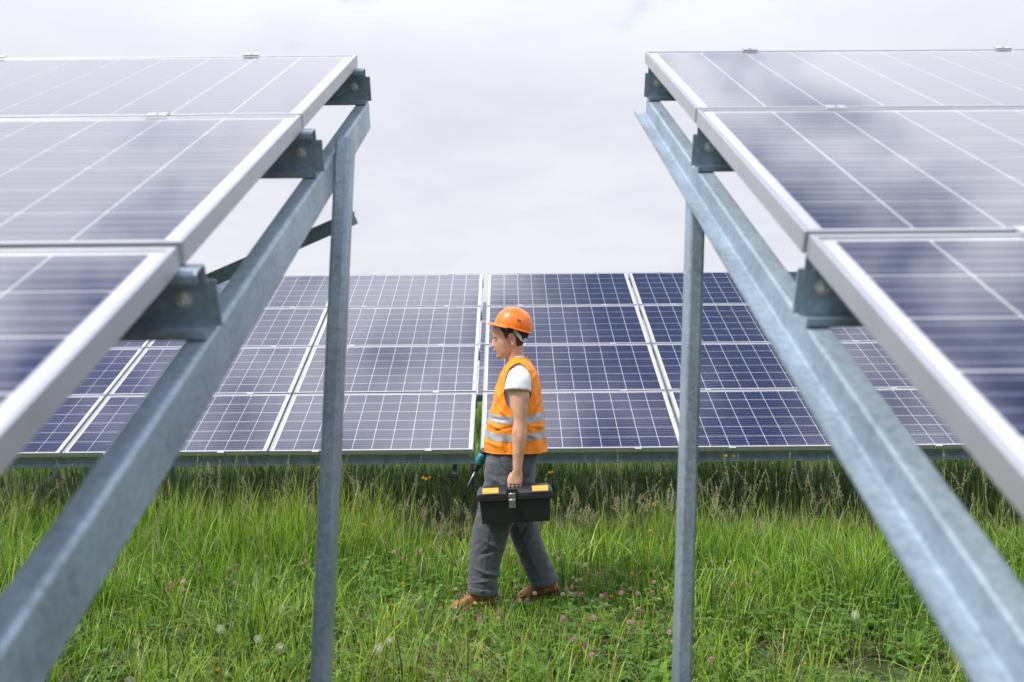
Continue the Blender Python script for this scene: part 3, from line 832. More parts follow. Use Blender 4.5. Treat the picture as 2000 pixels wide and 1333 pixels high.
brim.add(vs, fs, True); bo = brim.build('brim', 'hat_plastic', hat_o)
so_ = bo.modifiers.new('thick', 'SOLIDIFY'); so_.thickness = .0032; so_.offset = 0
# dark double stroke on the side of the hat
for dz in (0, 1):
    lm_ = MB(); c0 = []
    for k in range(5):
        t = math.radians(-(95 + k * 3.6)); h = .40 + dz * .062 - k * .012
        c0.append((hat_pt(t, h, .0012), hat_pt(t, h + .022, .0012)))
    vs = [p for q in c0 for p in q]; lm_.add(vs, [(2 * k, 2 * k + 2, 2 * k + 3, 2 * k + 1) for k in range(4)])
    lo = lm_.build('logo_stroke', 'black', hat_o); s2 = lo.modifiers.new('thick', 'SOLIDIFY'); s2.thickness = .0008
# harness: white nape band, black ratchet knob, blue sweatband tab
def head_surf(px, py, sy, off):
    rows = rows_h; best = min(rows, key=lambda q: abs(q[0] - py)); _, f, b, hw = best
    cx_ = (f + b) / 2; u = max(-1, min(1, (px - cx_) / ((b - f) / 2)))
    yy = hw * (1 - abs(u) ** 2.25) ** (1 / 2.25)
    return pp(px, py, sy * (yy + off))
def strip(name, path, width, m, parent, th_=.002):
    mb = MB(); n = len(path); vs = []
    for i, p in enumerate(path):
        t = (path[min(i + 1, n - 1)] - path[max(i - 1, 0)]).normalized(); out = Vector((p.x - pp(1000, 650).x, p.y - PD, 0)).normalized()
        w = t.cross(out).normalized() * (width[i] if isinstance(width, list) else width) / 2
        vs += [p - w, p + w, p + w + out * th_, p - w + out * th_]
    fs = []
    for i in range(n - 1):
        for k in range(4): fs.append((i * 4 + k, i * 4 + (k + 1) % 4, (i + 1) * 4 + (k + 1) % 4, (i + 1) * 4 + k))
    fs += [(3, 2, 1, 0), tuple(range(4 * n - 4, 4 * n))]
    mb.add(vs, fs); return mb.build(name, m, parent)
for sy in (-1, 1):
    strip('harness_strap', [head_surf(1003, 645, sy, .008), head_surf(1008, 649, sy, .008), head_surf(1012.5, 655, sy, .008), head_surf(1016.5, 661, sy, .009), head_surf(1021, 666, sy, .006)], [.018, .021, .022, .022, .018], 'strap', hat_o)
    strip('sweatband_tab', [head_surf(973, 635.5, sy, .016), head_surf(980, 638.5, sy, .020), head_surf(985.5, 641.0, sy, .022), head_surf(991.5, 643.4, sy, .023)], [.006, .012, .019, .022], 'blue_plastic', hat_o)
strip('nape_band', [head_surf(1021, 666, -1, .006), pp(1026.5, 664, -.030), pp(1028.5, 663, 0), pp(1026.5, 664, .030), head_surf(1021, 666, 1, .006)], .020, 'strap', hat_o)
kn = MB(); kn.tube([pp(1025, 655.5, 0), pp(1031.0, 657.5, 0)], .019, 16, smooth=False); kn.build('ratchet_knob', 'black', hat_o)

# ---- T-shirt
ts = MB()
ts.loft([ring_xy(pp((f + b) / 2, py).x, PD, pp(0, py).z, (b - f) / 2 * S, w, 36) for (py, f, b, w) in
         [(705, 1000, 1023, .056), (712, 998, 1028, .078), (719, 995, 1034, .112), (727, 991, 1040, .145), (738, 984, 1045, .168), (755, 979, 1048, .172), (790, 972, 1051, .172), (830, 966, 1053, .168), (866, 962, 1053, .172)]])
for sy in (-1, 1):
    limb_px(ts, [(1013, 731, sy * .100, .054, .044), (1013, 733.5, sy * .140, .065, .056), (1013, 737, sy * .174, .070, .060), (1012.5, 745, sy * .200, .075, .063), (1011.5, 753, sy * .211, .078, .065), (1011.0, 760.5, sy * .217, .080, .066)], 28)
tme = remesh(recalc(ts, 't_shirt'), 0.0055, 7)
tme.materials.clear()
def wrinkle(me, amp, sc, stretch=(1, 1, 1), seed=0.0):
    n = len(me.vertices); c = np.zeros(n * 3, np.float32); nn = np.zeros(n * 3, np.float32)
    me.vertices.foreach_get('co', c); me.vertices.foreach_get('normal', nn); c = c.reshape(-1, 3); nn = nn.reshape(-1, 3)
    w = np.array([mnoise.noise(Vector((p[0] * stretch[0] * sc + seed, p[1] * stretch[1] * sc, p[2] * stretch[2] * sc))) for p in c.tolist()])
    w = 1 - 2 * np.abs(w); c += nn * (w * amp)[:, None]
    me.vertices.foreach_set('co', c.ravel()); me.update()
wrinkle(tme, .0030, 9, (1, 1, .5), 3.0)
link('t_shirt', tme, 'white_cotton', person)

# ---- hi-vis vest as a shell around the trunk, armholes cut out
vest_rows = [(698.5, 1002, 1027.5, .070), (702, 997.5, 1031, .088), (707, 992.5, 1035.5, .118), (713, 988, 1040, .150), (721, 983, 1044.5, .178), (733, 978, 1049.5, .196), (748, 972.5, 1053.5, .199), (760, 968.5, 1055.5, .197),
             (791, 962, 1058.5, .193), (810, 956, 1060.5, .193), (839, 950.5, 1063.5, .194), (862, 947.5, 1065.5, .197), (872, 947.2, 1066.4, .199), (880, 949.0, 1067, .199)]
def vest_row(py):
    for a, b in zip(vest_rows[:-1], vest_rows[1:]):
        if a[0] <= py <= b[0]:
            t = (py - a[0]) / (b[0] - a[0]); t2 = t
            return [a[i] + (b[i] - a[i]) * t2 for i in range(4)]
    return list(vest_rows[-1])
vr_s = []
for i in range(0, 183):
    py = 698.5 + (880 - 698.5) * i / 182
    acc = [0, 0, 0]; W_ = 0
    for k in range(-4, 5):
        q = vest_row(min(880, max(698.5, py + k * 1.2))); w = 5 - abs(k); W_ += w
        for j in range(3): acc[j] += q[j + 1] * w
    vr_s.append((py, acc[0] / W_, acc[1] / W_, acc[2] / W_))
NV = 200
CREASES = [(a, b, math.cos(c), math.sin(c), d, e, f) for a, b, c, d, e, f in [(974, 768, 1.25, 24, 3.4, .008), (967, 788, 1.0, 20, 3.0, -.007), (981, 800, .75, 20, 3.0, .007), (1046, 772, -1.25, 28, 3.6, .007), (1051, 798, -1.05, 22, 3.2, -.007), (1042, 792, -.9, 16, 2.6, .006),
    (966, 828, .35, 20, 3.2, .008), (985, 833, -.25, 18, 3.0, -.006), (1046, 829, .25, 15, 3.0, .007), (960, 861, .25, 18, 3.4, .007), (981, 862, 1.35, 14, 3.4, .008), (992, 866, 1.5, 12, 3.0, -.006), (1050, 866, -1.3, 15, 3.6, .008), (1038, 862, -1.45, 14, 3.0, -.006), (1043, 732, -1.05, 24, 3.2, .006), (984, 738, 1.2, 18, 2.8, .005), (972, 815, .1, 14, 2.4, -.006), (1030, 845, .3, 16, 3, .006)]]
def vest_pt(i, k, off=0.0):
    py, f, b, w = vr_s[i]; t = 2 * math.pi * k / NV; c, s_ = math.cos(t), math.sin(t); e = 2.35
    p = pp((f + b) / 2, py); a = (b - f) / 2 * S
    xx = math.copysign(abs(c) ** (2 / e), c); yy = math.copysign(abs(s_) ** (2 / e), s_)
    lo = max(0, (py - 725) / 155)
    fold = .0055 * lo * math.sin(t * 9 + 2.5 * math.sin(py * .045) + 1.0) + .006 * math.exp(-((py - 825 + 18 * math.cos(t * 2)) / 9) ** 2) * math.sin(t * 5) + .0055 * math.exp(-((py - 780 - 60 * math.cos(t - .9)) / 7) ** 2) * max(0, math.sin(-t)) + .0050 * (1 - 2 * abs(mnoise.noise(Vector((xx * 2.2, yy * 2.2, py * .028))))) + .004 * lo * mnoise.noise(Vector((xx * 3.1 + 5, yy * 3.1, py * .05)))
    pxv = (f + b) / 2 - (b - f) / 2 * xx
    for (cx_, cy_, ca, sa, ln, wd, am) in CREASES:
        dx, dy = pxv - cx_, py - cy_
        if abs(dx) < 60 and abs(dy) < 45:
            u_ = dx * ca + dy * sa; v_ = dy * ca - dx * sa
            fold += am * math.exp(-(u_ / ln) ** 2 - (v_ / wd) ** 2) * min(1, abs(s_) * 2 + .3)
    g = off + fold
    hem = 0.0
    if py > 862: hem = -.010 * (py - 862) / 18 * (1 if True else 0) * (-.5 + .5 * math.cos(t)) * 0 
    return Vector((p.x - (a + g) * xx, PD + (w + g) * yy, p.z + hem))
arm_poly = [(1013.7, 707.0), (1003, 711), (994.5, 718), (988.5, 730), (985.5, 743), (983.8, 760), (984.6, 774), (988.5, 787), (997, 796.5), (1007, 800), (1019, 797), (1029, 788), (1035, 774), (1037.3, 757), (1036.3, 740), (1032.5, 727), (1026, 715)]
vs = []; vid = {}; fs = []
for i in range(182):
    for k in range(NV):
        c = vest_pt(i, k); t = 2 * math.pi * (k + .5) / NV; x_, y_ = to_px(vest_pt(i, k + .5)); 
        if inside(x_, vr_s[i][0] + .5, arm_poly): continue
        if math.cos(t) > .8 and vr_s[i][0] < 745 and abs(vest_pt(i, k).y - PD) < .075 * (760 - vr_s[i][0]) / 60: continue   # V neck
        ids = []
        for (a_, b_) in ((i, k), (i, (k + 1) % NV), (i + 1, (k + 1) % NV), (i + 1, k)):
            if (a_, b_) not in vid: vid[(a_, b_)] = len(vs); vs.append(vest_pt(a_, b_))
            ids.append(vid[(a_, b_)])
        fs.append(ids)
vb = MB(); vb.add(vs, fs, True); vest = vb.build('vest', 'orange_cloth', person)
# smooth the cut edges of the armholes
bm = bmesh.new(); bm.from_mesh(vest.data); bm.verts.ensure_lookup_table()
for _ in range(6):
    new = {}
    for v in bm.verts:
        if v.is_boundary:
            nb = [e.other_vert(v) for e in v.link_edges if e.is_boundary]
            if len(nb) == 2: new[v] = v.co * .5 + (nb[0].co + nb[1].co) * .25
    for v, c in new.items(): v.co = c
bm.to_mesh(vest.data); bm.free()
bm = bmesh.new(); bm.from_mesh(vest.data); done = set()
for e0 in [e for e in bm.edges if e.is_boundary]:
    if e0 in done: continue
    loop = [e0.verts[0], e0.verts[1]]; done.add(e0)
    while True:
        nx_ = [e for e in loop[-1].link_edges if e.is_boundary and e not in done]
        if not nx_: break
        done.add(nx_[0]); loop.append(nx_[0].other_vert(loop[-1]))
    if len(loop) > 20:
        bd = MB(); bd.tube([v.co.copy() for v in loop[::2]] + [loop[0].co.copy()], .0030, 6, caps=False); bd.build('edge_binding', 'orange_cloth', vest)
bm.free()
so_ = vest.modifiers.new('thick', 'SOLIDIFY'); so_.thickness = .0035; so_.offset = -1
for (f0, f1, b0, b1) in ((803.5, 818.0, 803, 818.5), (837.5, 851.5, 838.5, 852.5)):
    vs = []; fs = []; NR = 10
    for r_ in range(NR + 1):
        for k in range(NV):
            t = 2 * math.pi * k / NV; mix = .5 - .5 * math.cos(t); bow = 8.0 * math.sin(t) ** 2 * (1 if math.cos(t) > -.2 else .7)
            lo_ = f0 * (1 - mix) + b0 * mix; hi_ = f1 * (1 - mix) + b1 * mix
            py = lo_ + (hi_ - lo_) * r_ / NR + bow * .75
            fi = (py - 698.5) / (880 - 698.5) * 182; i0 = int(fi); w = fi - i0
            vs.append(vest_pt(i0, k, .0018) * (1 - w) + vest_pt(min(i0 + 1, 182), k, .0018) * w)
    for r_ in range(NR):
        for k in range(NV): fs.append((r_ * NV + k, r_ * NV + (k + 1) % NV, (r_ + 1) * NV + (k + 1) % NV, (r_ + 1) * NV + k))
    sb = MB(); sb.add(vs, fs, True); sb.build('reflective_stripe', 'silver_tape', vest)

# ---- trousers
tg = MB()
tg.loft([ring_xy(pp((f + b) / 2, py).x, PD, pp(0, py).z, (b - f) / 2 * S, w, 36) for (py, f, b, w) in
         [(866, 960, 1050, .168), (880, 957, 1049, .176), (900, 953, 1047, .184), (925, 949.5, 1044, .186), (945, 948, 1040, .182), (965, 950, 1034, .172), (980, 956, 1026, .150)]])
tL = [(996, 905, -.090, .140, .092), (987, 945, -.094, .128, .094), (973.5, 990, -.096, .118, .094), (959.5, 1030, -.098, .104, .090), (953, 1062, -.099, .098, .084), (948, 1090, -.100, .093, .080), (945.5, 1118, -.100, .088, .078), (944.5, 1134, -.100, .088, .078), (944.5, 1150, -.100, .084, .074)]
tR = [(1003, 905, .090, .135, .090), (1006, 945, .092, .120, .092), (1010, 985, .092, .105, .090), (1017, 1020, .092, .094, .086), (1027, 1052, .092, .086, .080), (1040, 1087, .092, .082, .076), (1052, 1116, .092, .080, .074), (1059, 1132, .092, .080, .074), (1066, 1148, .092, .078, .070)]
limb_px(tg, tL, 32); limb_px(tg, tR, 32)
trm = remesh(recalc(tg, 'trousers'), 0.0065, 5)
wrinkle(trm, .0075, 8.5, (1.0, 1.0, .5), 1.0); wrinkle(trm, .0040, 17, (.8, 1, 1.3), 7.0)
# folds gathering above the cuffs, at the knee and at the crotch
n_ = len(trm.vertices); co = np.zeros(n_ * 3, np.float32); no = np.zeros(n_ * 3, np.float32)
trm.vertices.foreach_get('co', co); trm.vertices.foreach_get('normal', no); co = co.reshape(-1, 3); no = no.reshape(-1, 3)
PX = 1000 + co[:, 0] / PD * FPX; PYv = 666.5 - (co[:, 2] - CAMZ) / PD * FPX
disp = np.zeros(n_)
for (cx_, cy_, ang, ln, wd, am) in [(955, 1108, .35, 30, 3.0, .007), (960, 1118, .15, 28, 3.0, -.006), (940, 1122, -.2, 22, 2.5, .006), (965, 1056, .5, 22, 3.5, .006), (945, 1068, -.3, 20, 3, -.005), (1050, 1098, -.6, 22, 3, .006), (1062, 1112, -.7, 18, 2.8, -.006),
                                    (1030, 1058, -1.0, 30, 3.2, .006), (1018, 1040, -1.1, 26, 3, -.005), (975, 935, .5, 34, 4, .006), (968, 950, .65, 30, 3.5, -.006), (1030, 940, -.6, 24, 4, .006), (955, 915, 1.2, 22, 3, .005), (1035, 905, -1.2, 26, 4, .005), (985, 1000, .9, 26, 3.5, .005)]:
    dx = PX - cx_; dy = PYv - cy_; u = dx * math.cos(ang) + dy * math.sin(ang); v = -dx * math.sin(ang) + dy * math.cos(ang)
    disp += am * np.exp(-(u / ln) ** 2 - (v / wd) ** 2)
co += no * (disp * 1.7)[:, None]; trm.vertices.foreach_set('co', co.ravel()); trm.update(); trm.materials.clear()
trousers = link('trousers', trm, 'trouser_cloth', person)
# rolled cuffs
def cuff(rows):
    mb = MB(); n = 36; rings = []; Pc = [pp(q[0], q[1], q[2]) for q in rows]
    ax = (Pc[-1] - Pc[0]).normalized(); s_ = (Y - ax * ax.y).normalized(); f = s_.cross(ax)
    for p, q in zip(Pc, rows):
        rings.append([p + f * ((q[3] + .0025 * mnoise.noise(Vector((math.cos(2 * math.pi * k / n) * 1.5, math.sin(2 * math.pi * k / n) * 1.5, q[1] * .1)))) * math.cos(2 * math.pi * k / n)) + s_ * (q[4] * math.sin(2 * math.pi * k / n)) + ax * (.004 * math.sin(2 * math.pi * k / n * 2)) for k in range(n)])
    mb.loft(rings + [rings[0]], caps=False); mb.build('cuff', 'trouser_cloth', trousers)
cuff([(945, 1137, -.100, .085, .076), (944.6, 1137.6, -.100, .0935, .083), (944.4, 1142, -.100, .0955, .085), (944.2, 1149, -.100, .095, .085), (944.2, 1152, -.100, .090, .081), (944.3, 1148, -.100, .080, .070)])
cuff([(1060.5, 1135, .092, .079, .073), (1061, 1135.8, .092, .086, .079), (1063, 1140, .092, .0875, .080), (1067, 1147.5, .092, .087, .080), (1068.6, 1150.5, .092, .082, .076), (1066.5, 1147, .092, .074, .066)])
# seams and pocket welt found on the trouser surface by casting from the side
from mathutils.bvhtree import BVHTree
bvh = BVHTree.FromPolygons([v.co.copy() for v in trm.vertices], [tuple(p.vertices) for p in trm.polygons])
def on_trousers(px, py, far=False):
    p = pp(px, py, -.6); hit = bvh.ray_cast(p, Vector((0, 1, 0)))
    return hit[0] if hit[0] is not None else None
for path in ([(975, 880), (975.5, 890), (979, 900), (986, 907), (994, 910), (1000, 911)], [(958, 1022), (955.5, 1045), (953, 1070), (951, 1095), (949, 1120), (948, 1134)], [(1010, 1030), (1021, 1055), (1033, 1085), (1045, 1112), (1054, 1130)], [(1010, 882), (1008, 930), (1004, 985)]):
    q = [on_trousers(x_, y_) for x_, y_ in catmull([(a, b, 0) for a, b in path], 5) for _ in (0,)] if False else [on_trousers(v[0], v[1]) for v in catmull([(a, b, 0) for a, b in path], 5)]
    q = [p for p in q if p is not None]
    if len(q) > 2:
        sb = MB(); sb.tube(q, .0022, 6); sb.build('seam', 'seam_thread', trousers)

# ---- boots
def boot(heel, toe, dy, lift, shaft_to):
    """heel, toe: photo px of the sole ends"""
    h_, t_ = pp(heel[0], heel[1], dy), pp(toe[0], toe[1], dy)
    f = (t_ - h_); L = f.length; f.normalize(); up = Vector((-f.z, 0, f.x)); up = up if up.z > 0 else -up
    mb = MB(); rings = []
    for (s_, w, hh, z0) in [(-.01, .022, .05, .022), (.02, .033, .085, .018), (.07, .037, .105, .018), (.12, .037, .105, .018), (.16, .038, .085, .018), (.20, .043, .068, .018), (.235, .046, .056, .018), (.265, .043, .048, .018), (.288, .030, .036, .018), (.297, .012, .024, .02)]:
        c = h_ + f * (s_ / .297 * L) + up * (z0 + hh / 2); rings.append([c + Y * (w * math.copysign(abs(math.cos(a)) ** .8, math.cos(a))) + up * (hh / 2 * math.copysign(abs(math.sin(a)) ** .8, math.sin(a))) for a in [2 * math.pi * k / 24 for k in range(24)]])
    mb.loft(rings)
    c0 = h_ + f * (.075 / .297 * L) + up * .06; c1 = shaft_to
    limb(mb, [(c0, .050, .040), (c0 * .6 + c1 * .4, .050, .042), (c1, .052, .045)], 24)
    me = remesh(recalc(mb, 'boot'), .0045, 4); me.materials.clear()
    bt = link('boot', me, 'boot_leather', person)
    so = MB(); out = []
    for (s_, w) in [(-.015, .024), (.0, .034), (.05, .040), (.10, .037), (.15, .038), (.20, .046), (.24, .049), (.27, .044), (.292, .030), (.302, .012)]: out.append((s_, w))
    loop = [(s_, w) for s_, w in out] + [(s_, -w) for s_, w in out[::-1]]
    def sp(s_, w, z): return h_ + f * (s_ / .297 * L) + Y * w + up * z
    n = len(loop); vs = [sp(s_, w, 0) for s_, w in loop] + [sp(s_, w, .022) for s_, w in loop]
    so.add(vs, [(i, (i + 1) % n, n + (i + 1) % n, n + i) for i in range(n)] + [tuple(range(n)), tuple(range(n, 2 * n))]); so.build('sole', 'boot_sole', bt)
    for i in range(5):
        s_ = .125 + i * .019; zz = .018 + [.112, .104, .094, .084, .074][i]
        lc = MB(); lc.tube([sp(s_, -.027, zz - .016), sp(s_ + .004, -.014, zz - .001), sp(s_ + .006, 0, zz + .003), sp(s_ + .004, .014, zz - .001), sp(s_, .027, zz - .016)], .0028, 6); lc.build('lace', 'lace', bt)
    return bt
boot((966, 1178), (882, 1190), -.100, 0, pp(946.5, 1146, -.100))
boot((1092, 1168), (1012, 1186), .092, 0, pp(1069, 1147, .092))

# ------------------------------------------------------------------ toolbox
TBY = AY + 0.004            # handle plane; the box hangs below the fist
M['yellow'] = basic('yellow_plastic', (0.62, 0.40, 0.06), rough=0.5, var=0.06, scale=50)
M['latch'] = basic('nickel_latch', (0.62, 0.61, 0.58), rough=0.25, metal=1.0, var=0.1, scale=90)
M['tb_black'] = basic('toolbox_black', (0.010, 0.010, 0.011), rough=0.5, var=0.25, scale=90, bump=0.2, bscale=700)
M['tb_lid'] = basic('toolbox_lid', (0.022, 0.023, 0.027), rough=0.4, var=0.2, scale=60, bump=0.15, bscale=700)
sc_t = (PD + TBY) / FPX
tb_c = at(1005.5, 967.5, PD + TBY)           # centre of the lid seam
tla = math.radians(2.6)
TX = Vector((math.cos(tla), 0, math.sin(tla))); TZ = Vector((-math.sin(tla), 0, math.cos(tla)))
tb = thing('toolbox', tb_c + TZ * -.15, "black toolbox with yellow lid inserts and metal latch in the worker's hand", 'toolbox')
def tbp(x, y, z): return tb_c + TX * x + Y * y + TZ * z
def rrect(a, b, z, r=.012, n=5):
    out = []
    for (cx_, cy_, a0) in ((a - r, b - r, 0), (-a + r, b - r, 90), (-a + r, -b + r, 180), (a - r, -b + r, 270)):
        for i in range(n):
            t = math.radians(a0 + 90 * i / (n - 1)); out.append(tbp(cx_ + r * math.cos(t), cy_ + r * math.sin(t), z))
    return out
k = sc_t
m = MB(); m.loft([rrect(.198, .088, -.146, .008), rrect(.199, .089, -.142), rrect(.207, .097, -.02), rrect(.211, .101, -.006), rrect(.2115, .1015, -.0015)], smooth=False); m.build('base', 'tb_black', tb)
m = MB(); m.loft([rrect(.2235, .106, -.010), rrect(.2245, .107, .012), rrect(.222, .105, .028), rrect(.212, .095, .042, .02), rrect(.196, .078, .052, .02), rrect(.180, .062, .0545, .02)], smooth=False); lid = m.build('lid', 'tb_lid', tb)
for x in (-.140, .150):
    m = MB()
    prof_i = [(-.098, .026), (-.1045, .0335), (-.0975, .0440), (-.080, .0545), (-.055, .0580), (-.055, .050), (-.085, .040)]
    m.extrude([(q[0], q[1]) for q in prof_i], tbp(x - .047, 0, 0), tbp(x + .047, 0, 0), Y, TZ); m.build('lid_insert', 'yellow', lid)
    m = MB(); m.extrude([(-.1085, .014), (-.1085, .0185), (-.100, .0185), (-.100, .014)], tbp(x - .056, 0, .006), tbp(x + .056, 0, .006), Y, TZ); m.build('insert_ledge', 'tb_black', lid)
# recess for the latch, latch plate and hook
m = MB(); m.obox(tbp(-.017, -.1055, .024), TX, Y, TZ, .031, .006, .028); m.build('latch_housing', 'tb_black', lid)
m = MB()
m.obox(tbp(-.017, -.1135, .006), TX, Y, TZ, .0215, .0016, .026); m.obox(tbp(-.017, -.1110, -.045), TX, Y, TZ, .0195, .0060, .010)
m.obox(tbp(-.031, -.1120, -.022), TX, Y, TZ, .0045, .0030, .024); m.obox(tbp(-.003, -.1120, -.022), TX, Y, TZ, .0045, .0030, .024)
m.tube([tbp(-.035, -.1150, .026), tbp(.001, -.1150, .026)], .0045, 10); m.tube([tbp(-.036, -.1150, -.008), tbp(.002, -.1150, -.008)], .004, 10)
m.obox(tbp(-.017, -.1175, -.030), TX, Y, TZ, .008, .003, .014)
lt = m.build('latch', 'latch', tb)
# handle: two uprights and a grip bar through the fist
hl = MB(); hx = (HC - tb_c).dot(TX); hz = (HC - tb_c).dot(TZ); hy = HC.y - tb_c.y
for x in (hx - .060, hx + .060):
    hl.obox(tbp(x, hy * .5, (.050 + hz) / 2), TX, (Y * hy + TZ * (hz - .05)).normalized().cross(TX).normalized(), (Y * hy + TZ * (hz - .05)).normalized(), .008, .012, (hz - .05) / 2 + .008)
hl.tube([tbp(hx - .064, hy, hz), tbp(hx + .064, hy, hz)], .0105, 14); hl.build('handle', 'tb_black', tb)

# ------------------------------------------------------------------ cordless drill
M['teal'] = basic('teal_plastic', (0.005, 0.17, 0.20), rough=0.4, var=0.08, scale=50)
M['bitsteel'] = basic('drill_bit_steel', (0.5, 0.5, 0.5), rough=0.3, metal=1.0, scale=50)
M['grey_plastic'] = basic('grey_battery_plastic', (0.12, 0.125, 0.135), rough=0.55, var=0.1, scale=50)
DA = pp(947.5, 885.5, .165); DB = pp(926.5, 927, .165)
dd = (DB - DA).normalized(); 
drill = thing('cordless_drill', pp(935, 905, .165) + Vector((0, 0, -.1)), "teal and black cordless drill pointing down from the worker's far hand", 'drill')
def dpt(s_): return DA + dd * s_
m = MB(); m.tube([dpt(-.012), dpt(-.004), dpt(.020), dpt(.030)], [.018, .029, .032, .0325], 18); m.build('motor_cap', 'black', drill)
m = MB(); m.tube([dpt(.028), dpt(.032), dpt(.075), dpt(.100), dpt(.104)], [.030, .0335, .0325, .027, .024], 18); db_ = m.build('motor_housing', 'teal', drill)
for a in range(3):
    v_ = MB(); c = dpt(.044 + a * .012); v_.obox(c + Vector((0, -.0325, 0)), dd.cross(Y), Y, dd, .012, .0012, .002); v_.build('vent_slot', 'black', db_)
m = MB(); m.tube([dpt(.100), dpt(.108), dpt(.116), dpt(.118), dpt(.140), dpt(.147), dpt(.150)], [.024, .0245, .0225, .0205, .0200, .014, .009], 18, smooth=False); m.build('chuck', 'black', drill)
m = MB(); m.tube([dpt(.147), dpt(.215), dpt(.250), dpt(.258)], [.0042, .0042, .0050, .002], 10); m.build('bit', 'bitsteel', drill)
gs = dpt(.045) + Y * .015
m = MB(); limb(m, [(gs, .022, .026), (GC - GD * .06, .020, .022), (GC, .0195, .020), (GC + GD * .06, .021, .022)], 16); m.build('grip', 'black', drill)
bc = pp(936.5, 931, .270)
m = MB(); m.obox(GC + GD * .085, X, GD, X.cross(GD), .034, .022, .030); bt_ = m.build('battery', 'grey_plastic', drill)
b2 = bt_.modifiers.new('b', 'BEVEL'); b2.width = .005; b2.segments = 2
#@@PERSONEND
#@@PLANTS
# ------------------------------------------------------------------ meadow
def leaf_material(name, trans=0.45, rough=0.5, spec=0.35):
    m, n, l, out = mat(name)
    a = n.new('ShaderNodeAttribute'); a.attribute_name = 'tint'
    b = n.new('ShaderNodeBsdfPrincipled'); b.inputs['Roughness'].default_value = rough; b.inputs['Specular IOR Level'].default_value = spec
    l.new(a.outputs['Color'], b.inputs['Base Color'])
    t = n.new('ShaderNodeBsdfTranslucent')
    hs = n.new('ShaderNodeMix'); hs.data_type = 'RGBA'; hs.blend_type = 'MULTIPLY'; hs.inputs['Factor'].default_value = 1.0; hs.inputs['B'].default_value = (1.15, 1.25, 0.55, 1)
    l.new(a.outputs['Color'], hs.inputs['A']); l.new(hs.outputs['Result'], t.inputs['Color'])
    mx = n.new('ShaderNodeMixShader'); mx.inputs[0].default_value = trans
    l.new(b.outputs[0], mx.inputs[1]); l.new(t.outputs[0], mx.inputs[2]); l.new(mx.outputs[0], out.inputs[0])
    return m
M['grass'] = leaf_material('grass_blades', 0.34, 0.42, 0.45)
M['leaf'] = leaf_material('weed_leaves', 0.30, 0.55, 0.25)
M['straw'] = leaf_material('straw', 0.15, 0.8, 0.2)

_pt = [(rng.uniform(-9, 9), rng.uniform(3, 14)) for _ in range(0)]
def vnoise(x, y, s, seed=0.0):
    """cheap smooth value noise, numpy"""
    x = np.asarray(x) * s + seed * 17.3; y = np.asarray(y) * s + seed * 9.1
    xi = np.floor(x).astype(np.int64); yi = np.floor(y).astype(np.int64); fx = x - xi; fy = y - yi
    fx = fx * fx * (3 - 2 * fx); fy = fy * fy * (3 - 2 * fy)
    def h(a, b):
        k = (a * 374761393 + b * 668265263) & 0x7fffffff; k = ((k ^ (k >> 13)) * 1274126177) & 0x7fffffff
        return ((k ^ (k >> 16)) & 0xffff) / 65535.0
    return (h(xi, yi) * (1 - fx) + h(xi + 1, yi) * fx) * (1 - fy) + (h(xi, yi + 1) * (1 - fx) + h(xi + 1, yi + 1) * fx) * fy

def blades(x, y, h, w, bend, az, col, seg=5, curl=0.0, z=None):
    """numpy grass: arrays of N -> V, quads, tris, colours"""
    N_ = len(x); z = gz_np(x, y) - 0.02 if z is None else z
    t = np.linspace(0, 1, seg + 1)
    dx, dy = np.cos(az), np.sin(az); sxx, syy = -dy, dx
    tw = rng.uniform(-.6, .6, N_)
    V = np.zeros((N_, 2 * seg + 1, 3), np.float32); C = np.zeros((N_, 2 * seg + 1, 3), np.float32)
    for i, ti in enumerate(t):
        hor = h * bend * (ti ** (1.8)); ver = h * ti * (1 - .55 * np.minimum(bend, 1.6) * ti ** 1.6 * .8)
        px_, py_, pz_ = x + dx * hor, y + dy * hor, z + ver
        sh = .62 + .38 * min(1, ti * 1.6)     # colour below runs slightly darker at the foot, lighter at the tip
        c = col * (0.92 + .16 * ti)
        if i < seg:
            ww = w * (1 - ti ** 2.2 * .85) * .5 * (.75 + .25 * min(1, ti * 4))
            a_ = tw * ti; cxs = sxx * np.cos(a_) + dx * np.sin(a_); cys = syy * np.cos(a_) + dy * np.sin(a_)
            V[:, 2 * i] = np.stack([px_ - cxs * ww, py_ - cys * ww, pz_], 1); V[:, 2 * i + 1] = np.stack([px_ + cxs * ww, py_ + cys * ww, pz_], 1)
            C[:, 2 * i] = c; C[:, 2 * i + 1] = c
        else:
            V[:, 2 * seg] = np.stack([px_, py_, pz_], 1); C[:, 2 * seg] = c
    base = np.arange(N_)[:, None] * (2 * seg + 1)
    q = np.concatenate([base + np.array([2 * i, 2 * i + 1, 2 * i + 3, 2 * i + 2]) for i in range(seg - 1)], 0)
    tr = base + np.array([2 * seg - 2, 2 * seg - 1, 2 * seg])
    return V.reshape(-1, 3), q, tr, C.reshape(-1, 3)
class Bag:
    def __init__(s): s.V = []; s.Q = []; s.T = []; s.C = []; s.n = 0
    def add(s, V, q, t, C):
        s.V.append(V); s.C.append(C)
        if q is not None and len(q): s.Q.append(q + s.n)
        if t is not None and len(t): s.T.append(t + s.n)
        s.n += len(V)
    def build(s, name, m, smooth=True):
        me = np_mesh(name, np.concatenate(s.V), np.concatenate(s.Q) if s.Q else None, np.concatenate(s.T) if s.T else None, np.concatenate(s.C), smooth)
        return link(name, me, m)

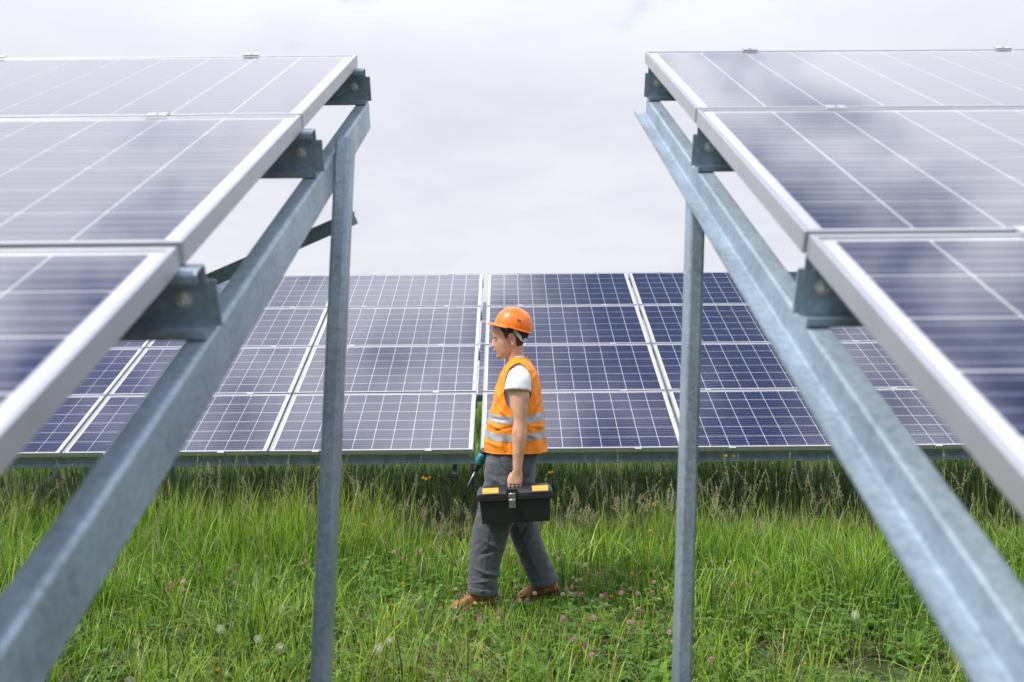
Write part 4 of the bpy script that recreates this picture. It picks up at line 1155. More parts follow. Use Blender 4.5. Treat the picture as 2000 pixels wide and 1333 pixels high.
G1 = np.array([.165, .345, .018]); G2 = np.array([.335, .455, .048]); G3 = np.array([.045, .115, .010]); G4 = np.array([.38, .34, .15])
def grass_cols(n, x, y, dry=0.05, deep=0.36):
    u = rng.random(n); nz = vnoise(x, y, 1.1, 3); c = np.empty((n, 3))
    mix = np.clip(nz * .9 + rng.normal(0, .25, n), 0, 1)[:, None]
    c = G1 * (1 - mix) + G2 * mix
    c[u < deep] = G3; k = u > 1 - dry; c[k] = G4
    return c * rng.uniform(.75, 1.25, (n, 1))
def scatter(n, x0, x1, y0, y1, dens):
    x = rng.uniform(x0, x1, n); y = rng.uniform(y0, y1, n); k = rng.random(n) < dens(x, y)
    return x[k], y[k]
def bare(x, y):
    """1 where grass grows, towards 0 on the bare patches"""
    b = np.ones_like(x)
    for (cx_, cy_, rx, ry, d) in [(1.75, 4.75, .55, .36, 1.0), (-.38, 5.72, .17, .13, .9), (-.10, 5.85, .45, .10, .5), (.75, 4.55, .5, .12, .6), (1.25, 5.15, .25, .12, .5), (-.25, 4.75, .30, .12, .4)]:
        b -= d * np.exp(-((x - cx_) / rx) ** 2 - ((y - cy_) / ry) ** 2)
    return np.clip(b, 0.04, 1)
def trod(x, y):
    """1 on the trodden strip the worker walks along"""
    return np.exp(-((y - 5.93 - .03 * np.sin(x * 2)) / .24) ** 2) * np.exp(-(np.maximum(np.abs(x + .05) - .35, 0) / .35) ** 2)
def hmap(x, y):
    n = vnoise(x, y, 1.3, 1) * .5 + vnoise(x, y, 3.4, 2) * .5
    h = .07 + .42 * n ** 1.3
    h += .10 * np.clip((y - 6.3) / 1.4, 0, 1) * (.5 + n)
    h += .10 * np.clip((-x - .9) / 1.0, 0, 1) * np.clip((y - 5.0) / 1.5, 0.2, 1)
    h += .07 * np.clip((x - 1.2) / .6, 0, 1) * np.clip((y - 5.6) / .8, 0, 1)
    h *= 1 - .62 * trod(x, y)
    h *= 1 - .68 * np.clip((y - 6.9) / .7, 0, 1) * np.clip((x + 1.15) / .5, 0, 1) * (1 - .5 * np.exp(-((x - 1.15) / .3) ** 2))
    h *= 1 - .45 * np.exp(-((x - .35) / .8) ** 2 - ((y - 5.2) / .7) ** 2)
    return h
# --- main turf in front of the far row
g = Bag()
x, y = scatter(118000, -5.6, 5.6, 3.6, 8.35, lambda x, y: bare(x, y) * (np.abs(x) < .62 * y + .7) * (.45 + .75 * vnoise(x, y, 4.0, 5)))
# pull blades into tufts
cxn = rng.uniform(-5.6, 5.6, 5200); cyn = rng.uniform(3.6, 8.35, 5200)
ti = rng.integers(0, 5200, len(x)); pull = (rng.random(len(x)) < .55)
tx = cxn[ti] + rng.normal(0, .028, len(x)); ty = cyn[ti] + rng.normal(0, .028, len(x))
x = np.where(pull, tx, x); y = np.where(pull, ty, y)
k = (rng.random(len(x)) < np.where(pull, bare(x, y), 1)) & (np.abs(x) < .62 * y + .7); x, y, ti, pull = x[k], y[k], ti[k], pull[k]
n = len(x); h = hmap(x, y) * rng.uniform(.45, 1.35, n) * np.where(pull, 1.12, .85)
az = np.where(pull, np.arctan2(y - cyn[ti], x - cxn[ti]) + rng.normal(0, .5, n), rng.uniform(0, 2 * math.pi, n))
g.add(*blades(x, y, h, rng.uniform(.003, .0062, n) * np.where(rng.random(n) < .16, 1.9, 1.0), np.clip(rng.gamma(2.0, .28, n), .05, 2.0), az, grass_cols(n, x, y), 5))
N_MAIN = n
x = np.concatenate([rng.normal(.16, .10, 260), rng.normal(-.22, .10, 120), rng.normal(.30, .05, 120)]); y = np.concatenate([rng.uniform(5.84, 6.02, 260), rng.uniform(5.70, 5.80, 120), rng.uniform(5.9, 6.1, 120)]); n = len(x)
g.add(*blades(x, y, rng.uniform(.06, .17, n), rng.uniform(.003, .006, n), np.clip(rng.gamma(2.0, .3, n), .05, 2.0), rng.uniform(0, 6.283, n), grass_cols(n, x, y), 5))
tag(g.build('meadow_grass', 'grass'), 'short bright green meadow grass around the worker', 'grass', kind='stuff')
# --- taller stand in front of the far row
g = Bag()
def tall_d(x, y):
    d = np.exp(-((y - 7.75) / .42) ** 2) * (.35 + .9 * vnoise(x, y, 1.6, 8))
    d *= np.where(x < -1.0, 1.0, .22); d *= np.where(y < 8.0, .9, .2)
    d += .35 * np.exp(-((x + 2.1) / .9) ** 2 - ((y - 7.2) / .7) ** 2) + .4 * np.exp(-((x - 1.15) / .35) ** 2 - ((y - 7.3) / .5) ** 2) + .3 * np.exp(-((x - 2.2) / .8) ** 2 - ((y - 7.0) / .7) ** 2)
    return np.clip(d, 0, 1)
x, y = scatter(26000, -5.6, 5.6, 6.4, 8.4, tall_d); n = len(x)
h = rng.uniform(.26, .60, n) * (.7 + .5 * vnoise(x, y, 2.0, 4)) * np.where(x < -.8, 1.3, 1.0); 
g.add(*blades(x, y, h, rng.uniform(.003, .0062, n), np.clip(rng.gamma(2.0, .18, n), .05, 1.3), rng.uniform(0, 6.283, n), grass_cols(n, x, y, .10, .18) * np.array([1.05, 1.0, 1.1]), 6))
tag(g.build('tall_grass', 'grass'), 'taller green grass standing in front of the far solar row', 'grass', kind='stuff')
# --- rank undergrowth below the far row and the meadow behind it
g = Bag()
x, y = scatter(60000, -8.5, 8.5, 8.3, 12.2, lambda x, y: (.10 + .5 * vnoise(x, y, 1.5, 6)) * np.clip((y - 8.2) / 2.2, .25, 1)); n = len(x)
h = rng.uniform(.20, .55, n) * (.6 + .6 * vnoise(x, y, 1.2, 9)) * np.clip((y - 8.1) / .9, .35, 1)
g.add(*blades(x, y, h, rng.uniform(.004, .009, n), np.clip(rng.gamma(2.2, .28, n), .05, 1.7), rng.uniform(0, 6.283, n), (grass_cols(n, x, y, .02, .6) * np.array([.50, .62, .55])), 4))  # grass tint dimmed: the shade under the far row is put into the colour
x, y = scatter(34000, -11, 11, 12.0, 26, lambda x, y: .4 + .6 * vnoise(x, y, 1.0, 6)); n = len(x)
g.add(*blades(x, y, rng.uniform(.2, .5, n), rng.uniform(.008, .018, n), np.clip(rng.gamma(2.0, .2, n), .05, 1.3), rng.uniform(0, 6.283, n), grass_cols(n, x, y, .04, .15), 3))
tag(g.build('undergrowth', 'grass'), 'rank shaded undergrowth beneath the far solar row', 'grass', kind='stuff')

# --- flowering grass stalks with loose heads
g = Bag(); sp = Bag()
def stalk(x, y, h, lean, az, headlen, dens, spread, col, hcol, thick=.0016):
    n = 7; z0 = float(gz_np(np.array(x), np.array(y))) - .02
    P_ = []
    for i in range(n):
        t = i / (n - 1); P_.append(np.array([x + math.cos(az) * lean * h * t ** 2.2, y + math.sin(az) * lean * h * t ** 2.2, z0 + h * t * (1 - .25 * lean * t)]))
    V_ = []; 
    for i, p in enumerate(P_):
        r = thick * (1 - .6 * i / (n - 1))
        for k in range(3): V_.append(p + np.array([math.cos(k * 2.094 + az) * r, math.sin(k * 2.094 + az) * r, 0]))
    q = np.array([[i * 3 + k, i * 3 + (k + 1) % 3, (i + 1) * 3 + (k + 1) % 3, (i + 1) * 3 + k] for i in range(n - 1) for k in range(3)])
    g.add(np.array(V_), q, None, np.tile(col, (len(V_), 1)))
    # spikelets
    m_ = dens; tt = rng.uniform(1 - headlen / h, 1, m_); tt.sort()
    pos = np.array([[np.interp(v, np.linspace(0, 1, n), [p[j] for p in P_]) for j in range(3)] for v in tt])
    rel = (tt - (1 - headlen / h)) / (headlen / h)
    a_ = rng.uniform(0, 6.283, m_); rad = spread * (1.05 - rel) * rng.uniform(.15, 1, m_)
    c0 = pos + np.stack([np.cos(a_) * rad, np.sin(a_) * rad, rad * .5], 1)
    L = rng.uniform(.003, .0062, m_); w = L * .28
    d = np.stack([np.cos(a_) * .35, np.sin(a_) * .35, np.ones(m_)], 1); s_ = np.stack([-np.sin(a_), np.cos(a_), np.zeros(m_)], 1); f_ = np.stack([np.cos(a_), np.sin(a_), -.35 * np.ones(m_)], 1)
    VV = np.stack([c0 - d * L[:, None], c0 + s_ * w[:, None], c0 + f_ * w[:, None], c0 - s_ * w[:, None], c0 - f_ * w[:, None], c0 + d * L[:, None]], 1).reshape(-1, 3)
    b_ = np.arange(m_)[:, None] * 6
    T_ = np.concatenate([b_ + np.array(t_) for t_ in ((0, 2, 1), (0, 3, 2), (0, 4, 3), (0, 1, 4), (5, 1, 2), (5, 2, 3), (5, 3, 4), (5, 4, 1))], 0)
    sp.add(VV, None, T_, np.repeat(hcol * rng.uniform(.75, 1.25, (m_, 1)), 6, 0))
    # hair-thin branchlets from the stem to the spikelets
    if spread > .008:
        br = pos; nn = m_; wv = np.array([.0003, .0002, 0])
        B = np.stack([br - wv, br + wv, c0 - d * L[:, None]], 1).reshape(-1, 3)
        sp.add(B, None, (np.arange(nn)[:, None] * 3 + np.array([0, 1, 2])), np.repeat(np.tile(col, (nn, 1)), 3, 0))
SG = np.array([.25, .33, .08]); SH = np.array([.46, .44, .27]); SG2 = np.array([.20, .30, .06])
def stalks(n, xr, yr, hr, kind=None, dens=None):
    c = 0; tries = 0
    while c < n and tries < n * 30:
        tries += 1
        x = random.uniform(*xr); y = random.uniform(*yr)
        if abs(x) > .6 * y + .4 or (dens and random.random() > dens(x, y)): continue
        kd = kind or random.choice('aab')
        h = random.uniform(*hr)
        if kd == 'a': stalk(x, y, h, random.uniform(.05, .45), random.uniform(0, 6.28), h * random.uniform(.25, .38), 64, random.uniform(.020, .042), SG, SH, .0013)
        else: stalk(x, y, h, random.uniform(.02, .30), random.uniform(0, 6.28), random.uniform(.06, .11), 46, .006, SG2, SH * np.array([.85, .95, .8]), .0017)
        c += 1
stalks(210, (-5, -.75), (6.9, 7.8), (.45, .86))
stalks(42, (-.9, .2), (7.4, 7.9), (.25, .50), 'a')
stalks(95, (.2, 1.9), (7.2, 7.85), (.30, .62), 'a')
stalks(140, (1.3, 5), (6.8, 7.8), (.42, .84))
stalks(60, (-3.5, -.9), (5.6, 7.2), (.30, .55))
stalks(26, (1.1, 3.6), (5.8, 7.0), (.30, .55))
# a few that stand up against the far row's lower edge, where the photo shows them
for (px_, py_) in [(415, 905), (432, 900), (170, 900), (515, 905), (568, 930), (815, 915), (1163, 905), (1215, 885), (1217, 905), (1290, 905), (1418, 885), (1575, 890), (1595, 892), (1815, 880), (1848, 885), (1838, 900), (1872, 905), (195, 875), (120, 930), (1520, 915)]:
    d_ = random.uniform(7.35, 7.75); p = at(px_, py_, d_); stalk(p.x + random.uniform(-.03, .03), d_, p.z + .02, random.uniform(.02, .12), random.uniform(0, 6.28), random.uniform(.07, .16), 50, random.choice((.006, .012, .02)), SG, SH * .9, .0018)
# yellow-green bent stems in the open turf
for (px_, py_, d_) in [(1062, 1240, 5.0), (1240, 1100, 5.9), (1272, 1095, 6.0), (1475, 1230, 5.2), (1250, 1000, 7.0), (1218, 965, 7.3)]:
    p = at(px_, py_, d_); stalk(p.x - .03, d_, max(.12, p.z + .02), random.uniform(.1, .4), random.uniform(-.5, .5), .04, 14, .004, np.array([.38, .36, .16]), SH, .0024)
tag(g.build('grass_stalks', 'straw'), 'thin upright stalks of seeding grass before the far row', 'grass', kind='stuff')
tag(sp.build('grass_seed_heads', 'straw', False), 'pale feathery seed heads of the tall grass', 'grass', kind='stuff')

# --- dry straw: matted ridge below the far row, dead stalks in the foreground
g = Bag()
x, y = scatter(14000, -4.5, 4.8, 7.75, 8.45, lambda x, y: np.exp(-((y - 8.08 - .08 * np.sin(x * 1.7)) / .14) ** 2) * (.25 + .75 * vnoise(x, y, 1.1, 12)) * np.where(np.abs(x - .55) < 1.5, 1.0, .45)); n = len(x)
g.add(*blades(x, y, rng.uniform(.08, .22, n), rng.uniform(.0025, .0045, n), rng.uniform(.9, 2.6, n), rng.uniform(0, 6.283, n), np.array([.40, .34, .21]) * rng.uniform(.55, 1.2, (n, 1)), 4, z=gz_np(x, y) + rng.uniform(.0, .07, n)))
x, y = scatter(9000, -3.2, 3.2, 4.0, 6.4, lambda x, y: .25 * vnoise(x, y, 2.5, 13) + .5 * (1 - bare(x, y))); n = len(x)
g.add(*blades(x, y, rng.uniform(.06, .17, n), rng.uniform(.002, .004, n), rng.uniform(.9, 2.4, n), rng.uniform(0, 6.283, n), np.array([.36, .29, .17]) * rng.uniform(.5, 1.2, (n, 1)), 4, z=gz_np(x, y) + rng.uniform(-.01, .04, n)))
x, y = scatter(420, -3.0, 3.0, 4.3, 5.6, lambda x, y: np.where(x < .6, .55, .22)); n = len(x)
g.add(*blades(x, y, rng.uniform(.14, .34, n), rng.uniform(.003, .0055, n), rng.uniform(.2, 1.3, n), rng.uniform(0, 6.283, n), np.array([.42, .33, .22]) * rng.uniform(.6, 1.15, (n, 1)), 7))
x, y = scatter(900, -.75, .0, 4.35, 5.0, lambda x, y: .6 * np.exp(-((x + .15) / .35) ** 2)); n = len(x)
g.add(*blades(x, y, rng.uniform(.12, .28, n), rng.uniform(.003, .0055, n), rng.uniform(.6, 1.8, n), rng.uniform(2.2, 4.2, n), np.array([.52, .45, .28]) * rng.uniform(.6, 1.15, (n, 1)), 6))
tag(g.build('dry_straw', 'straw'), 'bent dry straw lying among the grass', 'straw', kind='stuff')

# --- low clover and strawberry-like leaves
def leaf_fan(cx_, cy_, cz_, r, az, tilt, col, fold=.25):
    """three rounded leaflets"""
    V_ = []; F_ = []; n = 0
    for k in range(3):
        a = az + (k - 1) * 1.75; d = np.array([math.cos(a), math.sin(a), tilt]); s_ = np.array([-math.sin(a), math.cos(a), 0]); up = np.array([0, 0, fold])
        c = np.array([cx_, cy_, cz_])
        pts = [c, c + d * r * .45 + s_ * r * .34 + up * r * .5, c + d * r * .85 + s_ * r * .36 + up * r * .4, c + d * r * 1.1, c + d * r * .85 - s_ * r * .36 + up * r * .4, c + d * r * .45 - s_ * r * .34 + up * r * .5, c + d * r * .6]
        V_ += pts; F_ += [[n, n + 5, n + 6], [n, n + 6, n + 1], [n + 1, n + 6, n + 2], [n + 2, n + 6, n + 3], [n + 3, n + 6, n + 4], [n + 4, n + 6, n + 5]]; n += 7
    return V_, F_
g = Bag()
def cover_d(x, y):
    d = .30 * (vnoise(x, y, 1.8, 21) > .45)
    d = d + .9 * np.exp(-((x - 1.75) / .75) ** 2 - ((y - 5.25) / .42) ** 2) + .6 * np.exp(-((x - .55) / .5) ** 2 - ((y - 5.1) / .5) ** 2) + .35 * np.exp(-((x + .6) / .5) ** 2 - ((y - 4.9) / .35) ** 2)
    return np.clip(d, 0, 1) * (np.abs(x) < .6 * y + .4) * bare(x, y)
x, y = scatter(15000, -4.2, 4.2, 4.0, 7.2, cover_d)
VV = []; FF = []; CC = []; n = 0
for a, b in zip(x.tolist(), y.tolist()):
    hh = random.uniform(.03, .18); r = random.uniform(.016, .034)
    v, f = leaf_fan(a, b, gz(a, b) + hh, r, random.uniform(0, 6.28), random.uniform(-.3, .35), None)
    VV += v; FF += [[i + n for i in t] for t in f]; n += len(v)
    c = np.array([.080, .175, .026]) * random.uniform(.7, 1.5) + np.array([.02, .012, 0]) * random.random()
    CC += [c] * len(v)
g.add(np.array(VV), None, np.array(FF), np.array(CC))
tag(g.build('clover_leaves', 'leaf'), 'low clover leaves covering the ground', 'ground cover', kind='stuff')

# --- broad leaves of young dock and dandelion among the grass
g = Bag()
def broad(x, y, L, w, az, arch, up, col):
    n = 5; V_ = []; z0 = gz(x, y) - .01; ca, sa = math.cos(az), math.sin(az)
    for i in range(n + 1):
        t = i / n; ww = w * math.sin(math.pi * min(1, t * .92 + .08)) ** .8 * (1 + .15 * math.sin(t * 19)); r = L * (t * math.cos(up) + .15 * arch * t * t); z = z0 + L * (math.sin(up) * t - arch * .55 * t * t)
        for k in (-1, 0, 1): V_.append((x + ca * r - sa * ww * k, y + sa * r + ca * ww * k, z + abs(k) * ww * .35))
    q = np.array([[i * 3 + k, i * 3 + k + 1, i * 3 + k + 4, i * 3 + k + 3] for i in range(n) for k in (0, 1)])
    c = np.tile(col, (len(V_), 1)); c[1::3] = c[1::3] * 1.3 + .02
    g.add(np.array(V_), q, None, c)
cnt = 0
while cnt < 520:
    x = random.uniform(-3.2, 3.2); y = random.uniform(4.2, 6.9)
    if random.random() > (.15 + .85 * math.exp(-((y - 4.6) / .75) ** 2)) or random.random() > float(bare(np.array(x), np.array(y))) + .2 or abs(x) > .6 * y: continue
    cnt += 1; a0 = random.uniform(0, 6.28); sz = random.uniform(.5, 1.15); col = np.array([.10, .215, .026]) * random.uniform(.7, 1.35)
    for k in range(random.randint(3, 7)):
        broad(x, y, .17 * sz * random.uniform(.7, 1.2), .020 * sz * random.uniform(.8, 1.3), a0 + k * 2.4 + random.uniform(-.4, .4), random.uniform(.5, 1.3), random.uniform(.5, 1.25), col)
tag(g.build('broad_leaves', 'leaf'), 'broad green leaves growing among the foreground grass', 'ground cover', kind='stuff')

# ------------------------------------------------------------------ single flowers and weeds
def tint_all(me, c, var=0.0):
    a = me.color_attributes.new('tint', 'FLOAT_COLOR', 'POINT'); n = len(me.vertices)
    cc = np.ones((n, 4), np.float32); cc[:, :3] = np.array(c) * (1 + var * rng.uniform(-1, 1, (n, 1))); a.data.foreach_set('color', cc.ravel())
def stem_mesh(h, lean, r, c, name='stem'):
    m = MB(); m.tube([(lean * h * (t ** 2), 0, h * t) for t in (0, .25, .5, .75, 1)], r, 5); me = m.mesh(name); tint_all(me, c, .1); me.materials.append(M['straw']); return me
def blossom_mesh(r, c1, c2, n=46):
    """round head of narrow upright florets"""
    bm_ = MB(); cols = []
    for i in range(n):
        ph = math.acos(1 - 1.65 * (i + .5) / n); th = i * 2.39996
        d = Vector((math.sin(ph) * math.cos(th), math.sin(ph) * math.sin(th), math.cos(ph) * .9)); s_ = d.cross(Z).normalized() if abs(d.z) < .98 else X.copy(); u_ = d.cross(s_)
        b = d * r * .35; L = r * random.uniform(.85, 1.1); w = r * .17
        o_ = len(bm_.v)
        bm_.add([b, d * L * .75 + s_ * w, d * L + Z * r * .12, d * L * .75 - s_ * w, d * L * .72 + u_ * w * .8], [(0, 1, 4), (0, 4, 3), (4, 1, 2), (4, 2, 3)])
        cc = c1 if d.z > -.1 else c2; cols += [[q * .8 for q in c2]] + [cc] * 4
    me = bm_.mesh('blossom'); a = me.color_attributes.new('tint', 'FLOAT_COLOR', 'POINT'); arr = np.ones((len(cols), 4), np.float32); arr[:, :3] = np.array(cols) * rng.uniform(.8, 1.2, (len(cols), 1)); a.data.foreach_set('color', arr.ravel())
    me.materials.append(M['leaf']); return me
PINK = [blossom_mesh(.0160, c1, c2, 60) for c1, c2 in (((.56, .30, .42), (.66, .52, .50)), ((.66, .45, .52), (.72, .62, .58)), ((.40, .17, .27), (.48, .32, .32)))]
WHITE = [blossom_mesh(.0140, (.72, .70, .62), (.62, .55, .45))]
CST = [stem_mesh(.15, .12, .0012, (.10, .17, .04)), stem_mesh(.15, -.2, .0012, (.16, .19, .06))]
def px_ground(px, py, hh):
    """pixel of something hh above the ground -> world point on the ground below it"""
    d = 6.0
    for _ in range(12):
        p = at(px, py, d); want = gz(p.x, d) + hh; d = FPX * (CAMZ - want) / max(40, (py - 666.5 - (px - 1000) * ROLL * -1 * 0))
    p = at(px, py, d); return Vector((p.x, d, gz(p.x, d)))
def depth_words(py):
    return 'far back by taller grass' if py < 1110 else 'level with the boots' if py < 1200 else 'in the front grass'
def flower(name, part, px, py, hh, stems, heads, label, cat, group, stem_h=.15):
    b = px_ground(px, py, hh)
    head = random.choice(heads)
    if heads is PINK: label = label.replace('pink', ('pink', 'pale pink', 'deep pink')[PINK.index(head)], 1)
    if cat == 'flower': label = label.replace(' in the grass', ' ' + depth_words(py) + ',')
    root = thing(name, b, label, cat, group); root.rotation_euler.z = 0
    st = random.choice(stems); s_ = hh / stem_h
    lean = st.vertices[-1].co.x
    a = random.uniform(0, 6.28); R_ = Matrix.Rotation(a, 4, 'Z') @ Matrix.Scale(s_, 4)
    link('stem', st, None, root, R_)
    tip = R_ @ Vector((max(v.co.x for v in st.vertices) if lean > 0 else min(v.co.x for v in st.vertices), 0, stem_h))
    k = random.uniform(.8, 1.2)
    hd = link(part, head, None, root, Matrix.Translation(tip + Vector((0, 0, .002))) @ Matrix.Rotation(random.uniform(-.4, .4), 4, 'X') @ Matrix.Rotation(random.uniform(0, 6), 4, 'Z') @ Matrix.Scale(k, 4))
    return root
z6 = [(65, 1085), (380, 1095), (475, 1130), (492, 1145), (445, 1180), (297, 972), (337, 963), (497, 948), (447, 955), (455, 1000), (720, 948), (750, 990), (768, 998), (678, 1048), (675, 1085), (685, 970), (928, 1043), (963, 1112), (745, 897), (712, 785), (727, 812), (693, 803), (665, 790), (860, 803), (918, 778), (838, 740), (880, 670), (910, 688), (718, 680), (550, 812), (575, 825), (357, 773), (405, 805), (300, 597), (262, 565), (442, 635), (405, 622), (1332, 760), (1420, 757), (1458, 692), (1412, 708), (1230, 627), (1225, 660), (1280, 628), (1155, 1200), (1255, 835), (812, 930), (505, 685), (430, 775), (235, 575)]
z2 = [(418, 1120), (595, 1165), (660, 1170), (420, 1248), (258, 1275), (255, 1305), (175, 1285), (175, 1213), (465, 825), (545, 890), (510, 785), (490, 785), (525, 880), (945, 1075), (1005, 1115), (1005, 898), (833, 823), (877, 865), (665, 1118), (875, 1315), (925, 1305), (160, 1138), (412, 1290)]
z5 = [(858, 615), (1178, 585), (1212, 603), (1285, 610), (1140, 540), (1157, 535), (478, 450), (488, 507), (612, 488), (432, 487), (575, 610), (390, 570), (142, 732), (165, 635), (1415, 540), (1297, 542), (620, 595), (355, 567), (1270, 545)]
z4 = [(893, 732), (942, 750), (957, 770), (952, 798), (1022, 768), (915, 803), (1017, 805), (1257, 780), (705, 735), (1170, 810), (1280, 690)]
pk = [(1000 + a / 3.078, 900 + b / 3.078) for a, b in z6] + [(860 + a / 3.703, 860 + b / 3.703) for a, b in z2] + [(400 + a / 3.078, 900 + b / 3.078) for a, b in z5] + [(a / 2.818, 860 + b / 2.818) for a, b in z4]
def where(px):
    return ('left of the left post' if px < 610 else 'between left post and worker' if px < 985 else 'between worker and right post' if px < 1345 else 'right of the right post')
for (px_, py_) in pk:
    flower('clover_flower', 'blossom', px_, py_, random.uniform(.11, .20), CST, PINK, 'pink clover blossom in the grass ' + where(px_), 'flower', 'pink clover ' + where(px_))
for (a, b) in [(940, 1110), (903, 1120), (1000, 1025), (970, 1010), (585, 1065), (280, 1185), (890, 820), (520, 825), (105, 1225), (208, 862), (168, 862), (128, 1075)]:
    px_, py_ = 860 + a / 3.703, 860 + b / 3.703
    flower('clover_flower', 'blossom', px_, py_, random.uniform(.09, .14), CST, WHITE, 'white clover blossom in the grass ' + where(px_), 'flower', 'white clover ' + where(px_))
for (a, b) in [(320, 808), (348, 802), (470, 850), (377, 722), (402, 730), (906, 840)]:
    px_, py_ = 1000 + a / 3.078, 900 + b / 3.078
    flower('clover_flower', 'blossom', px_, py_, random.uniform(.09, .14), CST, WHITE, 'white clover blossom in the grass ' + where(px_), 'flower', 'white clover ' + where(px_))
# yellow hawkweed
YEL = [blossom_mesh(.013, (.85, .50, .02), (.35, .34, .06), 30), blossom_mesh(.011, (.75, .36, .02), (.30, .30, .06), 26)]
YST = [stem_mesh(.3, .10, .0015, (.16, .22, .06)), stem_mesh(.3, -.12, .0015, (.14, .20, .05))]
yl_ = [(400 + a / 3.078, 900 + b / 3.078) for a, b in [(1330, 115), (1312, 108), (1352, 105), (920, 380), (955, 388), (890, 295), (920, 297), (948, 645), (1168, 735), (812, 455), (1130, 860), (1115, 930), (963, 425), (300, 360), (430, 185)]] + \
      [(1000 + a / 3.078, 900 + b / 3.078) for a, b in [(225, 75), (240, 73), (870, 250), (850, 265), (876, 350), (808, 437), (745, 537), (777, 562), (825, 535), (930, 573), (745, 690), (370, 565), (215, 508), (107, 705), (382, 770), (605, 830), (1155, 578)]] + [(1418, 892), (1433, 892), (1578, 1305), (1606, 1022), (420, 1305)]
for (px_, py_) in yl_:
    hh = random.uniform(.45, .6) if py_ < 1000 else random.uniform(.28, .36) if py_ < 1060 else random.uniform(.10, .2)
    if py_ < 1000:
        # tall ones stand close before the far row
        d_ = 7.45; p = at(px_, py_, d_); hh = p.z - gz(p.x, d_)
        root = thing('hawkweed', Vector((p.x, d_, gz(p.x, d_))), 'tall yellow hawkweed flower before the far solar row ' + where(px_), 'flower', 'tall hawkweed ' + where(px_))
        st = YST[0]; R_ = Matrix.Rotation(random.uniform(0, 6), 4, 'Z') @ Matrix.Diagonal((.3, .3, hh / .3, 1))
        link('stem', st, None, root, R_); link('blossom', random.choice(YEL), None, root, Matrix.Translation((0, 0, hh + .002)) @ Matrix.Scale(1.25, 4))
    else:
        flower('hawkweed', 'blossom', px_, py_, hh, YST, YEL, 'small yellow flower in the grass ' + where(px_), 'flower', 'yellow flowers ' + where(px_), .3)
# dandelion clocks
def clock_mesh(r):
    m = MB(); m.ball((0, 0, 0), r * .16, seg=8, rn=5)
    for i in range(90):
        ph = math.acos(1 - 1.92 * (i + .5) / 90); th = i * 2.39996
        d = Vector((math.sin(ph) * math.cos(th), math.sin(ph) * math.sin(th), math.cos(ph))); s_ = d.orthogonal().normalized(); u_ = d.cross(s_); w = r * .20
        m.add([d * r * .15 + s_ * .0003, d * r * .15 - s_ * .0003, d * r * .8], [(0, 1, 2)])
        for k in range(5):
            a = k * 1.2566; e = s_ * math.cos(a) + u_ * math.sin(a); f = e.cross(d)
            m.add([d * r * .8, d * r * .98 + e * w + f * w * .10, d * r * .98 + e * w - f * w * .10], [(0, 1, 2)])
    me = m.mesh('seed_head'); tint_all(me, (.72, .72, .68), .1); me.materials.append(M['straw']); return me
CLK = [clock_mesh(.019)]
DST = [stem_mesh(.2, .06, .0019, (.38, .34, .20)), stem_mesh(.2, -.1, .0019, (.34, .33, .17))]
names_d = [((554, 1187), 'white dandelion clock on a pale stem, highest one left of the left post'), ((428, 1223), 'white dandelion clock at the left of the grass, beside the near rafter'), ((510, 1244), 'small white dandelion clock between two others left of the left post'), ((551, 1264), 'white dandelion clock just left of the left post, close to the ground'),
           ((736, 1262), 'round white dandelion clock just right of the left post'), ((746, 1269), 'half-hidden dandelion clock touching the round one right of the left post'), ((243, 1325), 'white dandelion clock at the bottom edge by the near left rafter'), ((1684, 1088), 'white dandelion clock beside the near right rafter'), ((1673, 1206), 'white flower head low in the grass by the near right rafter'), ((758, 1252), 'dandelion clock on the right side of the pair by the left post')]
for (q, lab) in names_d:
    flower('dandelion_clock', 'seed_head', q[0], q[1], random.uniform(.15, .22), DST, CLK, lab, 'dandelion', None, .2)
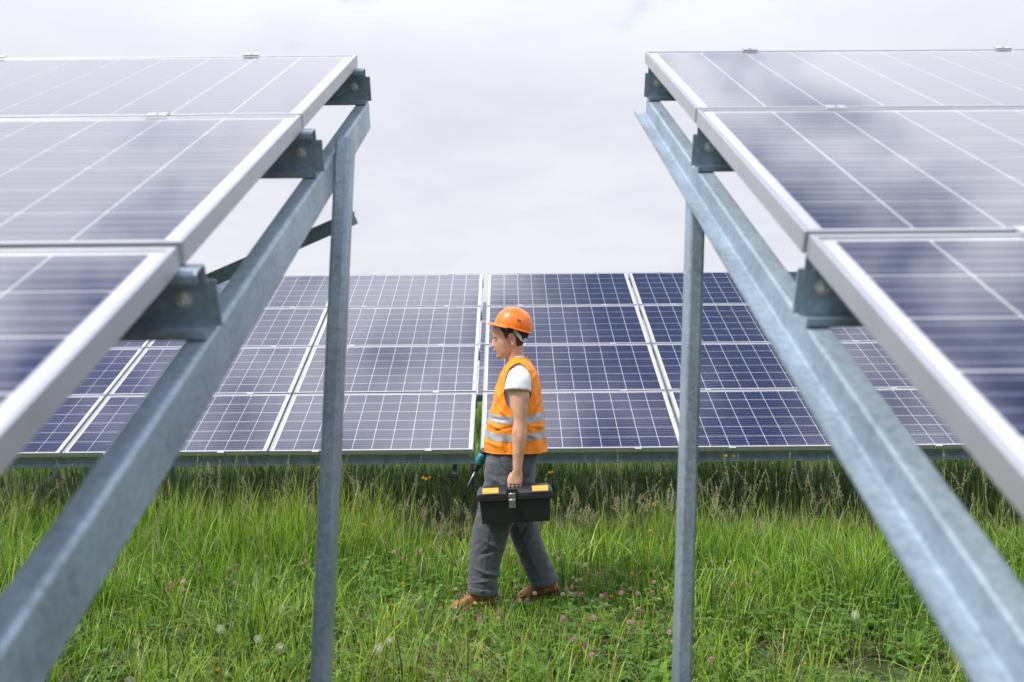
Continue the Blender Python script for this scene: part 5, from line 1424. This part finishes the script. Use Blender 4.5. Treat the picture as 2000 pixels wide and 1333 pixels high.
# broad-leaved weeds
def weed_leaf(L, w, arch):
    m = MB(); n = 8; vs = []; 
    for i in range(n + 1):
        t = i / n; ww = w * (math.sin(math.pi * min(1, t * .93 + .07) ** .75) ** .8) * (1 + .14 * math.sin(t * 22)); x_ = L * (t - .25 * arch * t * t); z_ = L * (.75 * t - arch * t * t * .95)
        vs += [(x_, -ww, z_ + ww * .35), (x_, 0, z_), (x_, ww, z_ + ww * .35)]
    fs = [(i * 3 + k, i * 3 + k + 1, i * 3 + k + 4, i * 3 + k + 3) for i in range(n) for k in (0, 1)]
    m.add(vs, fs, True); me = m.mesh('leaf'); 
    a = me.color_attributes.new('tint', 'FLOAT_COLOR', 'POINT'); arr = np.ones((len(vs), 4), np.float32); arr[:, :3] = np.array([.12, .25, .035]) * rng.uniform(.85, 1.15, (len(vs), 1)); arr[1::3, :3] = (.17, .25, .08); a.data.foreach_set('color', arr.ravel())
    me.materials.append(M['leaf']); return me
WL = [weed_leaf(.24, .030, .55), weed_leaf(.20, .036, .8), weed_leaf(.26, .026, .30), weed_leaf(.18, .034, .95)]
weeds = [((1195, 1318), 'broad-leaved weed at the bottom edge, largest one right of the worker'), ((1060, 1302), 'broad-leaved weed at the bottom edge below the worker'), ((416, 1303), 'broad-leaved weed at the bottom left beside the rafter'), ((832, 1322), 'upright broad-leaved weed at the bottom edge left of the worker'), ((895, 1240), 'flat rosette of leaves on bare soil by the worker front boot'),
         ((582, 1292), 'broad-leaved weed just left of the left post'), ((1425, 1322), 'broad-leaved weed just right of the right post'), ((690, 1318), 'broad-leaved weed just right of the left post'), ((528, 1105), 'pale green weed standing in the grass left of the left post'), ((700, 1120), 'weed with rounded leaves in mid grass right of the left post'), ((1585, 1235), 'leafy weed in the low cover right of the right post'), ((1690, 1225), 'leafy weed by the near right rafter'), ((1290, 1305), 'leafy weed just left of the right post'), ((960, 1290), 'leafy weed between the bare patch and the bottom edge'), ((1120, 1250), 'leafy weed among the pink clover right of the worker')]
for i, (q, lab) in enumerate(weeds):
    b = px_ground(q[0], min(q[1], 1400), .05); root = thing('broad_leaf_weed', b, lab, 'weed')
    for k in range(random.randint(6, 9)):
        a = k * 2.4 + random.uniform(-.4, .4)
        link('leaf', random.choice(WL), None, root, Matrix.Translation((0, 0, -.01)) @ Matrix.Rotation(a, 4, 'Z') @ Matrix.Rotation(random.uniform(-.45, .25), 4, 'Y') @ Matrix.Scale(random.uniform(.6, 1.0), 4))
